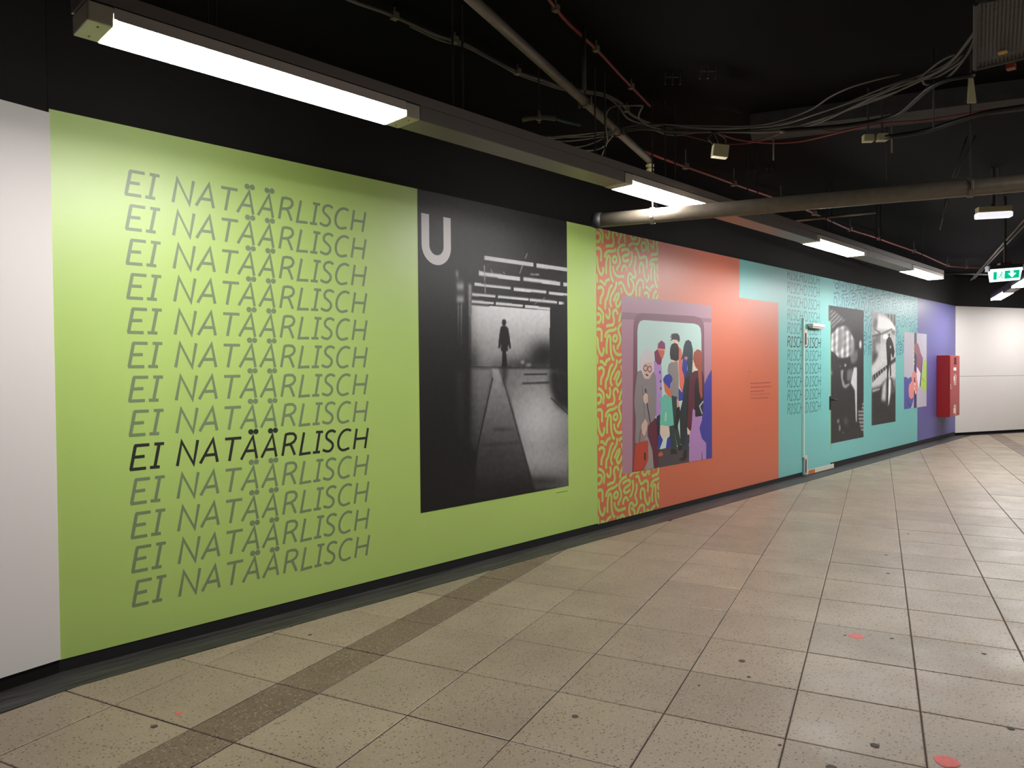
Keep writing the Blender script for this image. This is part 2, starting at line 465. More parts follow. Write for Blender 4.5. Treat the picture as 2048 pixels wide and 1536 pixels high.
# ================================================================== MURALS
def board(name, x0, x1, z0, z1, m, parent=None, y=WALL, th=0.012):
    return MB().box(x0, x1, y, y + th, z0, z1).build(name, m, parent)
PR = WALL - 0.0008            # printing sits on the board face

# stroke letters traced off the first slogan row, in board coordinates (X, Z)
def tr(ox, oy, sc):
    return lambda *p: [onwall(ox + a / sc, oy + b / sc) for a, b in p]
A1 = tr(230, 320, 5.486); A2 = tr(490, 350, 5.689)
SL = math.tan(math.radians(10))
def glyph(strokes, dots=()):
    """back to an upright-origin glyph: baseline at z=0, left edge x=0"""
    return strokes, dots
raw = [
 ('E', [A1((120, 376), (170, 118)), A1((160, 120), (325, 149)), A1((146, 246), (272, 264)), A1((108, 372), (288, 399))], []),
 ('I', [A1((385, 412), (434, 166)), A1((380, 157), (488, 177)), A1((331, 404), (440, 423))], []),
 ('N', [A1((635, 463), (683, 206), (816, 486), (861, 232))], []),
 ('A', [A1((889, 500), (1031, 268), (1080, 530)), A1((945, 424), (1055, 440))], []),
 ('T', [A1((1164, 299), (1345, 330)), A1((1255, 314), (1212, 553))], []),
 ('Ä', [A1((1342, 572), (1473, 346), (1516, 600)), A1((1390, 489), (1492, 506))], A1((1450, 291), (1506, 301))),
 ('Ä', [A2((147, 458), (273, 228), (317, 488)), A2((190, 378), (300, 396))], A2((250, 175), (307, 183))),
 ('R', [A2((388, 497), (427, 260)), A2((421, 262), (470, 262), (515, 275), (537, 303), (540, 335), (522, 366), (480, 385), (408, 382)), A2((470, 384), (490, 410), (505, 450), (530, 522))], []),
 ('L', [A2((636, 290), (592, 530), (711, 543))], []),
 ('I', [A2((778, 553), (815, 328)), A2((773, 322), (854, 338)), A2((737, 548), (819, 560))], []),
 ('S', [smooth_path(A2((998, 377), (960, 351), (918, 354), (893, 385), (897, 425), (930, 460), (962, 500), (962, 545), (930, 576), (890, 570), (850, 545)), 4)], []),
 ('C', [smooth_path(A2((1176, 405), (1130, 382), (1080, 395), (1042, 445), (1028, 512), (1042, 572), (1085, 607), (1155, 600)), 4)], []),
 ('H', [A2((1208, 628), (1241, 400)), A2((1335, 648), (1369, 424)), A2((1225, 515), (1350, 533))], []),
]
ROW1 = 2.4515
GL = {}
for nm, st, dt in raw:
    GL.setdefault(nm, (st, dt))
def put(mb, st, dt, dx, dz, y, wd=0.0170, dot=0.0165):
    for q, s_ in enumerate(st): ribbon(mb, [(p[0] + dx, p[1] + dz) for p in s_], wd, y - 2e-5 * q)
    for c in dt: disc(mb, (c[0] + dx, c[1] + dz), dot, dot, y)
green = board('green_mural', 1.003, 5.386, 0.068, TOP, M['green'])
tag(green, 'lime green wall mural with thirteen slogan rows, nearest the camera', 'mural')
for r in range(13):
    mb = MB()
    for nm, st, dt in raw: put(mb, st, dt, 0, -0.1825 * r, PR)
    o = mb.build('lettering', M['letter_black' if r == 8 else 'letter_grey'], green)
    if r == 8: o['label'] = 'single black slogan row'
# tiny caption
cap = MB()
for i in range(16):
    x = 4.80 + i * 0.0098 ; cap.box(x, x + 0.006, PR, PR + 0.0004, 0.422, 0.431)
cap.build('caption', M['letter_green'], green)['kind'] = 'stuff'

# ---- squiggle tile, traced from the photo in crop pixels, period PX x PZ metres
A3 = tr(1180, 440, 5.12)
PX, PZ = 0.752, 0.750
SQ = [[(320,315),(352,300),(385,303),(400,328),(388,355),(350,366),(335,390),(345,415),(370,420),(400,405)],
 [(362,255),(318,262),(288,300),(290,350),(305,400),(302,455),(278,495),(280,522)],
 [(268,298),(240,318),(190,320),(160,342),(150,385)],
 [(165,555),(165,450),(180,372),(202,385),(205,450),(208,530),(222,600),(242,632)],
 [(235,470),(245,530),(280,575),(352,578)],
 [(325,532),(330,490),(350,468),(370,488),(380,520)],
 [(425,315),(430,380),(420,440),(395,485)],
 [(465,365),(465,430),(450,490),(465,540),(465,578),(440,590),(420,555),(400,550),(388,590),(390,640),(405,692)],
 [(455,295),(482,300),(495,350),(515,392),(552,375),(580,400),(580,500)],
 [(510,550),(505,480),(520,440),(545,470),(550,540),(565,602),(585,628),(600,590),(597,555)],
 [(95,622),(120,630),(150,662),(165,625),(202,605)],
 [(410,598),(440,640),(446,700),(430,750),(395,765),(365,730),(340,670),(315,638),(288,662)],
 [(315,690),(325,752)],
 [(475,785),(470,700),(485,640),(510,610),(540,630),(545,705)],
 [(510,680),(505,785)],
 [(78,702),(108,685),(135,710),(130,760),(110,800),(105,865)],
 [(230,665),(205,690),(190,740),(175,800),(158,830),(155,915)],
 [(270,625),(265,680),(240,730),(215,780),(205,840),(220,892)],
 [(240,832),(270,765),(295,755),(290,790),(265,845),(278,890),(300,870),(322,825)],
 [(78,896),(110,920),(135,970),(130,1062)],
 [(195,900),(202,950),(192,1003),(170,990),(165,962)],
 [(285,968),(270,928),(245,928),(235,970),(245,1020),(235,1072),(200,1078),(165,1088)],
 [(395,268),(430,240),(480,250),(505,215),(508,175)],
 [(418,155),(430,192),(455,195),(480,165)],
 [(292,245),(302,190),(325,130)], [(360,232),(355,170),(350,130)]]
SQW = [smooth_path(A3(*s_), 4) for s_ in SQ]
def ringpts(cx, cy, rx, ry, n=16): return A3(*[(cx + rx * math.cos(6.2832 * k / n), cy + ry * math.sin(6.2832 * k / n)) for k in range(n)])
RINGS = [ringpts(550, 272, 25, 42), ringpts(252, 405, 20, 31)]
def squiggles(x0, x1, z0, z1, wd, y, sx=1.0, ox=0.0, oz=0.0):
    mb = MB(); bx, bz = 5.387, 2.4
    for i in range(int((x0 - bx) / PX / sx) - 2, int((x1 - bx) / PX / sx) + 2):
        for j in range(-4, 3):
            f = lambda p: (bx + ((p[0] - bx) + i * PX + ox) * sx, p[1] + j * PZ + oz)
            for q, s_ in enumerate(SQW): ribbon(mb, [f(p) for p in s_], wd, y - 1e-5 * (q + 1))
            for s_ in RINGS: ribbon(mb, [f(p) for p in s_], wd, y - 4e-4, closed=True)
    return clip_rect(mb, x0, x1, z0, z1)
sqb = board('squiggle_mural', 5.387, 6.418, 0.06, TOP, M['orange'])
tag(sqb, 'orange wall strip covered in pale green squiggles behind the train picture', 'mural')
squiggles(5.3875, 6.418, 0.06, TOP, 0.030, PR).build('squiggle_print', M['squig'], sqb)['kind'] = 'stuff'

org = MB().box(6.4185, 8.175, WALL, WALL + .012, 0.06, TOP).box(8.175, 9.240, WALL, WALL + .012, 0.06, 2.35).build('orange_mural', M['orange'])
tag(org, 'plain orange wall mural with a small text block near its teal edge', 'mural')
# small print block beside the teal edge (words too small to read in the photo: short grey dashes)
tx = MB()
for (y0, y1, xa, xb, dsh) in [(765, 769, 1501, 1542, 9), (773, 777, 1501, 1543, 9), (781, 785, 1501, 1529, 6), (788, 791, 1501, 1541, 9), (795, 799, 1502, 1536, 7)]:
    for i in range(dsh):
        p = xa + (xb - xa) * i / dsh; q = xa + (xb - xa) * (i + 0.82) / dsh
        X0, Z0 = onwall(p, y1 - i * .25); X1, Z1 = onwall(q, y0 - i * .25)
        tx.box(X0, X1, PR, PR + .0004, Z0 + .006, Z1 - .004)
tx.build('text_block', M['letter_red'], org)['kind'] = 'stuff'
ribbon(MB(), [(8.40, 1.37), (8.40, 1.46), (8.47, 1.46)], 0.006, PR).build('corner_mark', M['letter_red'], org)

# ---- teal mural with door cut out
DX0, DX1, DZ = 9.985, 10.962, 2.185
tm = MB().box(8.175, 9.240, WALL, WALL + .012, 2.35, TOP).box(9.240, DX0, WALL, WALL + .012, 0.06, TOP).box(DX0, DX1, WALL, WALL + .012, DZ, TOP).box(DX1, 15.27, WALL, WALL + .012, 0.09, TOP)
teal = tag(tm.build('teal_mural', M['teal']), 'teal wall mural with repeated slogan rows around the flush door', 'mural')
vio = tag(board('violet_mural', 15.27, 18.0, 0.09, TOP, M['violet']), 'violet wall mural behind the red hose cabinet', 'mural')
vl = MB()
for r in range(10):
    for i in range(16):
        x = 15.75 + i * 0.12; vl.box(x, x + 0.085, PR, PR + .0003, 2.62 - r * .105, 2.655 - r * .105)
vl.build('text_lines', M['letter_violet'], vio)['kind'] = 'stuff'
zsp = squiggles(11.12, 15.268, 1.70, TOP, 0.024, PR, sx=1.55)
zsp.build('squiggle_print', M['squig2'], teal)['kind'] = 'stuff'

# door standing 18 mm proud of the boards
door = empty('door_1', (DX0, WALL - 0.018, 0.0)); door['kind'] = 'structure'
DY = WALL - 0.018
MB().box(DX0 + .03, DX1 - .012, DY, WALL + .01, 0.012, DZ).build('leaf', M['teal'], door, bevel=.002)
MB().box(DX0, DX0 + .03, DY - .006, WALL + .01, 0.26, DZ).build('frame_edge', M['letter_teal'], door).data.materials[0] = mat('pale_teal_edge', (186, 214, 204), 0.5)
MB().box(DX1 - .012, DX1, DY - .002, WALL + .01, 0.30, DZ).build('lock_edge', M['edge_green'], door)
MB().box(DX0 + .045, DX1 + .11, DY - .004, DY + .004, 0.012, 0.075).build('kick_plate', M['pale'], door)
MB().box(DX0 + .16, DX0 + .38, DY - .006, DY - .004, 0.016, 0.068).build('stain', M['rust'], door)
for z0, z1 in ((1.80, 2.03), (0.03, 0.285)):
    h = MB().box(DX0 + .02, DX0 + .105, DY - .012, DY + .002, z0, z1).build('hinge', M['pinkish'], door, bevel=.002)
    MB().tube([(DX0 + .045, DY - .016, z0 + .02), (DX0 + .045, DY - .016, z1 - .05)], .008, 8).build('pin', M['darksteel'], h)
hd = MB().box(DX1 - .055, DX1 - .02, DY - .012, DY, 0.88, 1.08).build('handle_plate', M['rubber'], door, bevel=.003)
MB().tube([(DX1 - .037, DY - .006, 1.03), (DX1 - .037, DY - .055, 1.03), (DX1 - .03, DY - .062, 1.03), (DX1 + .09, DY - .062, 1.025)], .011, 8).build('lever', M['rubber'], hd, smooth=True)

# slogan rows RISCHDISCH crossing the door
def text2(part):
    order = ['R', 'I', 'S', 'C', 'H', 'D', 'I', 'S', 'C', 'H']; adv = {'R': .105, 'I': .078, 'S': .098, 'C': .118, 'H': .142, 'D': .134}
    for r in range(11):
        z = 2.688 - 0.1805 * r
        mbL, mbR = MB(), MB(); x = 9.508
        for k, chh in enumerate(order):
            if chh == 'D':
                S0 = [(0, 0), (.0238, .135)]; bow = smooth_path([(.018, .133), (.062, .131), (.098, .106), (.104, .066), (.082, .022), (.042, .003), (-.003, .002)], 4)
                st = [[(p[0] + x, p[1] + z) for p in S0], [(p[0] + x, p[1] + z) for p in bow]]; dt = []
            else:
                st0, dt = GL[chh] if chh != 'I' else (raw[9][1], [])
                allp = [p for s_ in st0 for p in s_]
                mz = min(p[1] for p in allp); mx = min(p[0] - (p[1] - mz) * SL for p in allp)
                st = [[(p[0] - mx + x, p[1] - mz + z) for p in s_] for s_ in st0]
            for q, s_ in enumerate(st):
                ribbon(mbL, s_, .0175, PR - 2e-5 * q); ribbon(mbR, s_, .0175, DY - .0008 - 2e-5 * q)
            x += adv[chh]
        mm = M['letter_dark'] if r == 5 else M['letter_teal']
        zt = min(TOP, z + .16)
        if z > DZ - 0.02:
            o = clip_rect(mbL, 9.4, 10.9, z - .01, zt).build('lettering', mm, teal)
        else:
            o = clip_rect(mbL, 9.4, DX0 - .003, z - .01, zt).build('lettering', mm, teal)
            if zt > DZ: tp = clip_rect(mbL, DX0 - .003, 10.9, DZ + .002, zt); o.data.materials and tp.build('lettering', mm, teal)
            clip_rect(mbR, DX0 + .032, DX1 - .014, z - .01, min(zt, DZ - .002)).build('lettering', mm, door)
        if r == 5: o['label'] = 'single dark slogan row'
text2(0)

# small emergency luminaire fixed above eye level on the door
em = empty('emergency_light', (10.34, DY - .03, 2.06)); tag(em, 'small white emergency light fixed near the top of the teal door', 'lamp')
MB().box(10.13, 10.55, DY - .075, DY - .0005, 2.072, 2.115).build('body', M['white'], em, bevel=.005)
MB().box(10.15, 10.53, DY - .062, DY - .006, 2.052, 2.072).build('lens', M['housing'], em, bevel=.004)

# ================================================================== PRINTED PHOTOS (vertex-painted grids)
def blur(a, r):
    if r < 1: return a
    r = int(r); k = np.ones(2 * r + 1) / (2 * r + 1)
    for _ in range(2):
        for ax in (0, 1):
            p = np.pad(a, [(r, r) if i == ax else (0, 0) for i in range(2)], mode='edge')
            a = np.apply_along_axis(lambda v: np.convolve(v, k, 'valid'), ax, p)
    return a
class Photo:
    """paints a grey print in crop pixels (origin ox, oy; scale sc) over a board rectangle"""
    def __init__(s, x0, x1, z0, z1, nx, nz, ox, oy, sc, base):
        s.x = np.linspace(x0, x1, nx + 1); s.z = np.linspace(z0, z1, nz + 1); s.nx, s.nz = nx, nz
        XX, ZZ = np.meshgrid(s.x, s.z)
        s.sub = []
        hx, hz = (x1 - x0) / nx, (z1 - z0) / nz
        for dx, dz in ((-.25, -.25), (.25, -.25), (-.25, .25), (.25, .25)):
            px, py = project(XX + dx * hx, WALL, ZZ + dz * hz); s.sub.append(((px - ox) * sc, (py - oy) * sc))
        px, py = project(XX, WALL, ZZ); s.U, s.V = (px - ox) * sc, (py - oy) * sc
        s.a = np.full(XX.shape, float(base))
    def mask(s, pts, b=0):
        m = np.zeros(s.a.shape)
        for U, V in s.sub:
            ins = np.zeros(U.shape, bool); n = len(pts)
            for i in range(n):
                x1, y1 = pts[i]; x2, y2 = pts[(i + 1) % n]
                if y1 == y2: continue
                c = ((y1 > V) != (y2 > V)) & (U < (x2 - x1) * (V - y1) / (y2 - y1) + x1)
                ins ^= c
            m += ins / 4.0
        return blur(m, b)
    def poly(s, pts, val, b=0, k=1.0):
        m = s.mask(pts, b) * k; s.a = s.a * (1 - m) + (val if not callable(val) else val(s.U, s.V)) * m; return s
    def ell(s, cx, cy, rx, ry, val, b=0, k=1.0, n=24):
        return s.poly([(cx + rx * math.cos(6.2832 * i / n), cy + ry * math.sin(6.2832 * i / n)) for i in range(n)], val, b, k)
    def glow(s, cx, cy, rx, ry, val, k=1.0):
        m = np.exp(-((s.U - cx) / rx) ** 2 - ((s.V - cy) / ry) ** 2) * k; s.a = s.a * (1 - m) + val * m; return s
    def grain(s, amt, r=1, seed=1):
        g = np.random.default_rng(seed).normal(0, 1, s.a.shape); g = blur(g, r); s.a = s.a + amt * g / (g.std() + 1e-9); return s
    def build(s, name, parent=None, y=PR - .0008, tint=(1, 1, 1)):
        X, Z = np.meshgrid(s.x, s.z); n = X.size
        v = np.stack([X.ravel(), np.full(n, y), Z.ravel()], 1)
        me = bpy.data.meshes.new(name); w_ = s.nx + 1
        i = np.arange(s.nz)[:, None] * w_ + np.arange(s.nx)[None]
        f = np.stack([i, i + 1, i + w_ + 1, i + w_], -1).reshape(-1, 4)
        me.from_pydata(v.tolist(), [], f.tolist())
        c = np.clip(s.a, 0, 255).ravel() / 255
        l = np.where(c <= 0.04045, c / 12.92, ((c + 0.055) / 1.055) ** 2.4)
        at_ = me.color_attributes.new('print', 'FLOAT_COLOR', 'POINT')
        at_.data.foreach_set('color', np.stack([l * tint[0], l * tint[1], l * tint[2], np.ones(n)], 1).astype(np.float32).ravel())
        me.materials.append(M['print'])
        o = bpy.data.objects.new(name, me); COL.objects.link(o)
        if parent: o.parent = parent; me.transform(Matrix.Translation(-parent.location))
        return o

# --- tunnel photo with white U
ph = Photo(3.300, 4.966, 0.47, TOP, 210, 300, 820, 360, 2.194, 15)
ph.poly([(200, 60), (700, 150), (700, 560), (260, 540)], 20, 8)
def backwall(U, V):
    v = 196 - 0.30 * (V - 560) - 40 * np.clip((300 - U) / 60, 0, 1)
    v = v - 120 * np.exp(-((U - 590) / 70) ** 2 - ((V - 760) / 60) ** 2) - 60 * np.exp(-((U - 480) / 120) ** 2 - ((V - 815) / 40) ** 2) - 50 * np.exp(-((U - 270) / 40) ** 2 - ((V - 800) / 90) ** 2)
    return v
ph.poly([(268, 548), (613, 572), (613, 822), (268, 817)], backwall)
ph.poly([(613, 560), (700, 540), (700, 832), (613, 825)], 10)
for q in [[(325,332),(540,363),(540,380),(325,349)],[(555,366),(695,386),(695,402),(555,384)],[(302,400),(482,427),(482,443),(302,419)],[(497,426),(658,447),(658,463),(497,443)],
          [(672,449),(695,452),(695,468),(672,466)],[(283,451),(442,469),(442,481),(283,464)],[(455,471),(598,487),(598,499),(455,485)],[(608,489),(695,498),(695,509),(608,502)],
          [(272,496),(374,505),(374,516),(272,508)],[(385,506),(520,518),(520,529),(385,518)],[(525,519),(645,532),(645,543),(525,532)],[(270,527),(367,536),(367,546),(270,540)],
          [(377,536),(495,547),(495,557),(377,548)],[(503,548),(615,560),(615,571),(503,560)],[(653,534),(675,537),(675,546),(653,545)]]:
    ph.poly(q, 190)
for a_, b__ in (((300, 392), (309, 402)), ((354, 392), (361, 408)), ((408, 401), (415, 414)), ((480, 412), (494, 372)), ((505, 345), (514, 322)), ((330, 500), (325, 375)), ((575, 535), (590, 515)), ((545, 545), (560, 535))):
    ph.poly([(a_[0] - 2, a_[1]), (a_[0] + 2, a_[1]), (b__[0] + 2, b__[1]), (b__[0] - 2, b__[1])], 130)
ph.poly([(525, 410), (568, 412), (565, 419), (530, 418)], 120)
ph.poly([(200, 390), (209, 390), (212, 430), (235, 440), (236, 545), (205, 545)], lambda U, V: 105 + 45 * np.sin(V / 9) , 1)
ph.poly([(205, 545), (234, 545), (232, 740), (210, 740)], lambda U, V: (130 - 0.5 * (V - 545)) * (0.6 + 0.4 * np.sin(U / 2.2)), 1)
ph.poly([(255, 452), (269, 460), (268, 785), (262, 785)], lambda U, V: 160 - 0.28 * (V - 452), 1)
ph.poly([(42, 822), (690, 830), (690, 1345), (42, 1460)], 15)
ph.poly([(266, 822), (358, 824), (362, 870), (335, 1000), (300, 1160), (283, 1200), (262, 1150)], lambda U, V: 118 - 0.16 * (V - 822) - 25 * np.clip((300 - U) / 40, 0, 1), 2)
ph.poly([(388, 826), (613, 828), (695, 850), (695, 1345), (545, 1362), (485, 1150), (430, 930)],
        lambda U, V: 92 + 82 * np.exp(-((V - 1060) / 170.) ** 2) * np.exp(-((U - 560) / 150.) ** 2) + 30 * np.exp(-((V - 1240) / 60) ** 2), 1)
ph.poly([(355, 824), (388, 826), (430, 930), (485, 1150), (545, 1362), (283, 1400), (296, 1170), (345, 950), (362, 870)],
        lambda U, V: 140 - 0.20 * (V - 824), 1)
ph.poly([(360, 868), (364, 868), (300, 1165), (292, 1210), (288, 1210), (296, 1160)], 18)
ph.poly([(403, 868), (408, 868), (489, 1150), (549, 1362), (541, 1362), (483, 1150)], 45)
ph.poly([(300, 1163), (484, 1146), (486, 1154), (300, 1171)], 45, 1)
ph.poly([(613, 826), (700, 836), (700, 1020), (640, 985), (613, 905)], 20, 4)
ph.poly([(615, 958), (620, 955), (695, 1025), (695, 1032)], 25)
ph.poly([(500, 850), (602, 848), (602, 855), (500, 857)], 45); ph.poly([(492, 888), (613, 884), (613, 894), (492, 896)], 45)
ph.poly([(402, 818), (426, 818), (424, 870), (412, 915), (404, 870)], 35, 2, .85)
ph.poly([(206, 830), (232, 830), (228, 1130), (212, 1130)], 62, 4, .8)
ph.glow(400, 1095, 45, 9, 55, .8); ph.glow(580, 1320, 90, 18, 40, .7); ph.glow(420, 1370, 200, 60, 18, .85); ph.glow(360, 1240, 90, 90, 40, .5)
ph.glow(150, 1100, 110, 500, 12, .6)
ph.ell(412, 626, 9.5, 15, 12)
ph.poly([(402, 640), (422, 640), (431, 652), (437, 690), (443, 738), (435, 742), (430, 718), (428, 750), (421, 752), (426, 812), (424, 820), (402, 820), (405, 752), (399, 750), (398, 718), (393, 740), (386, 736), (391, 680), (396, 650)], 12)
ph.ell(493, 800, 8, 4, 200, 1); ph.ell(520, 811, 14, 3, 190, 1)
ph.grain(2.5, 1)
p1 = tag(ph.build('tunnel_photo'), 'tall black and white photo print of a lone figure in a tunnel', 'picture')
ul = [(3.369, 2.643), (3.369, 2.42)] + [(3.473 + .104 * math.cos(math.pi + math.pi * k / 14), 2.42 + .104 * math.sin(math.pi + math.pi * k / 14)) for k in range(1, 14)] + [(3.577, 2.42), (3.577, 2.643)]
ribbon(MB(), ul, 0.072, PR - .0014).build('letter_u', M['pale_u'], p1)['label'] = 'pale capital letter U'

# --- station hall photo (far, beside the door)
q2 = Photo(10.966, 12.378, 0.375, 2.418, 110, 210, 1640, 600, 5.12, 50)
q2.poly([(100, 95), (150, 110), (262, 210), (170, 245), (125, 300), (100, 200)], lambda U, V: 92 + 26 * np.sin((U + V) / 7.0), 1)
q2.poly([(118, 350), (180, 280), (255, 262), (300, 300), (345, 400), (350, 480), (325, 560), (270, 590), (190, 592), (150, 548), (108, 515)],
        lambda U, V: 150 + 34 * np.sin(U / 8.5) + 12 * np.sin(V / 13 + U / 20), 1)
q2.poly([(185, 300), (235, 290), (240, 470), (170, 560), (185, 400)], 112, 2, .8)
q2.poly([(260, 265), (330, 300), (330, 330), (262, 310)], 70, 1, .7)
q2.poly([(330, 400), (352, 400), (360, 640), (320, 650), (305, 560)], 118, 2, .8)
q2.poly([(355, 520), (385, 520), (382, 600), (360, 640)], 130, 2, .7)
q2.ell(413, 455, 13, 42, 196, 1)
q2.poly([(105, 525), (150, 545), (215, 650), (215, 720), (240, 900), (310, 880), (355, 930), (368, 1100), (378, 1260), (450, 1420), (95, 1500)], 52)
q2.poly([(210, 720), (240, 712), (232, 800), (255, 870), (300, 850), (305, 868), (262, 905), (232, 890), (215, 800)], 132, 1)
q2.poly([(275, 720), (330, 700), (335, 790), (300, 830), (275, 830)], 100, 2)
q2.ell(258, 668, 10, 12, 190, 1); q2.ell(205, 680, 7, 8, 130, 1); q2.ell(115, 745, 12, 22, 140, 2)
q2.poly([(312, 850), (345, 690), (380, 690), (378, 1250), (366, 1245), (355, 925)], 182, 1)
q2.poly([(378, 690), (383, 690), (383, 1250), (378, 1250)], 40)
q2.poly([(432, 1040), (450, 1040), (450, 1370), (418, 1330), (395, 1230), (388, 1130), (425, 1130)], lambda U, V: 105 + 40 * np.sin(V / 6.0), 1)
q2.ell(185, 1240, 13, 22, 112, 1); q2.ell(200, 1310, 9, 35, 120, 1); q2.ell(235, 1358, 14, 5, 120, 1); q2.ell(265, 1240, 24, 40, 78, 3)
q2.a = (q2.a - 90) * 1.2 + 92
q2.grain(2, 1, 3)
p2 = tag(q2.build('station_photo'), 'black and white photo print of a shadowed head in a station hall', 'picture')
MB().box(10.92, 10.9655, PR, PR + .0004, DZ + .003, 2.418).build('print_edge', ink((62, 60, 60)), p2)

# --- platform photo with walker
q3 = Photo(12.755, 13.978, 0.537, 2.43, 100, 210, 1735, 610, 6.14, 172)
q3.poly([(50, 85), (200, 110), (120, 280), (55, 380)], 150, 3)
q3.poly([(90, 160), (140, 200), (95, 300), (60, 260)], 96, 2, .8)
q3.poly([(130, 110), (300, 200), (350, 300), (310, 310), (200, 300), (120, 290)], 224, 3)
q3.poly([(200, 105), (355, 115), (355, 290), (270, 170)], lambda U, V: 70 + 60 * (np.sin(U / 6.0) > .3), 1)
q3.poly([(80, 290), (155, 335), (155, 475), (148, 475), (148, 345), (78, 300)], 58)
q3.poly([(55, 400), (145, 345), (148, 470), (95, 475), (120, 640), (55, 745)], 108, 3)
q3.poly([(60, 580), (130, 590), (110, 660), (60, 740)], 74, 3)
q3.poly([(55, 375), (180, 345), (300, 288), (305, 300), (185, 358), (55, 392)], 62, 1)
q3.ell(220, 390, 32, 32, 226, 1)
q3.poly([(290, 300), (340, 320), (330, 365), (290, 350)], 110, 2)
q3.poly([(155, 480), (235, 470), (240, 700), (60, 850), (55, 760), (150, 640)], 186, 4)
q3.poly([(55, 870), (250, 728), (258, 762), (160, 850), (60, 955)], lambda U, V: 62 + 70 * (np.sin(U / 5.5 - V / 30) > .55))
q3.poly([(270, 700), (345, 640), (350, 690), (285, 735)], 66, 1)
q3.poly([(55, 960), (250, 800), (350, 720), (350, 1000), (240, 900), (60, 1060)], 176, 3)
q3.poly([(50, 1030), (150, 1000), (240, 900), (300, 900), (350, 990), (350, 1500), (50, 1500)], 58, 3)
q3.poly([(60, 1045), (150, 1022), (150, 1040), (58, 1072)], 172, 1)
q3.poly([(168, 1170), (185, 990), (232, 905), (225, 1180)], 172, 3)
q3.poly([(246, 1225), (258, 900), (290, 905), (284, 1080), (262, 1225)], 205, 2)
q3.poly([(290, 930), (345, 900), (340, 1040), (300, 1080)], 112, 4)
q3.ell(266, 368, 9, 18, 34)
q3.poly([(262, 385), (288, 405), (312, 470), (332, 570), (318, 652), (305, 640), (288, 590), (285, 700), (290, 870), (276, 875), (268, 720), (252, 885), (238, 885), (240, 700), (226, 470), (234, 425)], 36)
q3.ell(281, 515, 8, 20, 170)
q3.poly([(238, 885), (252, 885), (252, 1220), (238, 1210)], 44, 1); q3.poly([(276, 880), (292, 900), (330, 1040), (318, 1050)], 60, 1)
q3.a = (q3.a - 128) * 1.3 + 140
q3.grain(4, 1, 5)
p3 = tag(q3.build('platform_photo'), 'narrow black and white photo print of a walker on a bright platform', 'picture')

# ================================================================== TRAIN ILLUSTRATION
T = lambda pts: [onwall(1230 + a / 4.043, 580 + b / 4.043) for a, b in pts]
tx0, tx1, tz0, tz1 = 5.776, 7.500, 0.486, 2.214
train = board('train_picture', tx0, tx1, tz0, tz1, ink((168, 126, 142)), y=PR - .0006, th=.0004)
tag(train, 'flat coloured illustration of passengers behind a train window', 'picture')
def rounded(P, r=.07):
    for _ in range(2):
        Q = []
        for i in range(len(P)):
            a, b = P[i], P[(i + 1) % len(P)]
            Q += [(a[0] + (b[0] - a[0]) * r, a[1] + (b[1] - a[1]) * r), (b[0] + (a[0] - b[0]) * r, b[1] + (a[1] - b[1]) * r)]
        P = Q
    return P
_layer = [0]
def art(name, shapes, parent, T=T, box=(tx0, tx1, tz0, tz1), label=None):
    """one printed figure: list of (rgb, points | ('ring',c,rx,ry,w) | ('line',pts,w))"""
    g = None
    for rgb, sh in shapes:
        _layer[0] += 1
        y = PR - 0.0007 - 0.00004 * _layer[0]; mb = MB()
        if sh[0] == 'line': ribbon(mb, T(sh[1]), sh[2], y)
        elif sh[0] == 'ring':
            c, rx, ry = sh[1], sh[2], sh[3]
            ribbon(mb, T([(c[0] + rx * math.cos(6.2832 * k / 16), c[1] + ry * math.sin(6.2832 * k / 16)) for k in range(16)]), sh[4], y, closed=True)
        elif sh[0] == 'dot':
            c, rx, ry = sh[1], sh[2], sh[3]
            poly(mb, T([(c[0] + rx * math.cos(6.2832 * k / 16), c[1] + ry * math.sin(6.2832 * k / 16)) for k in range(16)]), y)
        else: poly(mb, T(rounded(sh) if name in ('printed_figure', 'printed_hand') else sh), y)
        # triangulate concave polygons before clipping
        import bmesh
        bm = bmesh.new(); me = bpy.data.meshes.new('t'); me.from_pydata(mb.v, [], mb.f); bm.from_mesh(me)
        bmesh.ops.triangulate(bm, faces=bm.faces[:])
        t2 = MB(); t2.v = [tuple(v.co) for v in bm.verts]; bm.verts.index_update(); t2.f = [tuple(v.index for v in f.verts) for f in bm.faces]
        bm.free(); bpy.data.meshes.remove(me)
        if g is None: g = []
        g.append((clip_rect(t2, *box), ink(rgb)))
    # join the layers of this figure into one printed part with several inks
    V = []; Fc = []; mi = []; mats = []
    for mb, mt in g:
        if mt not in mats: mats.append(mt)
        k = len(V); V += mb.v; Fc += [tuple(i + k for i in f) for f in mb.f]; mi += [mats.index(mt)] * len(mb.f)
    me = bpy.data.meshes.new(name); me.from_pydata(V, [], Fc)
    for mt in mats: me.materials.append(mt)
    me.polygons.foreach_set('material_index', mi)
    o = bpy.data.objects.new(name, me); COL.objects.link(o); o.parent = parent
    if label: o['label'] = label
    return o
art('printed_window', [
 ((140, 98, 116), [(50, 178), (790, 232), (790, 262), (50, 236)]),
 ((122, 76, 92), [(138, 1480), (148, 290), (158, 225), (185, 192), (220, 186), (640, 211), (690, 225), (714, 262), (720, 320), (724, 1400)]),
 ((186, 216, 208), [(180, 1300), (180, 330), (187, 280), (202, 252), (232, 243), (640, 272), (672, 284), (690, 308), (697, 360), (706, 1300)]),
 ((74, 66, 70), [(300, 1292), (610, 1255), (610, 1400), (300, 1450)])], train, label='train window frame with pale glass')
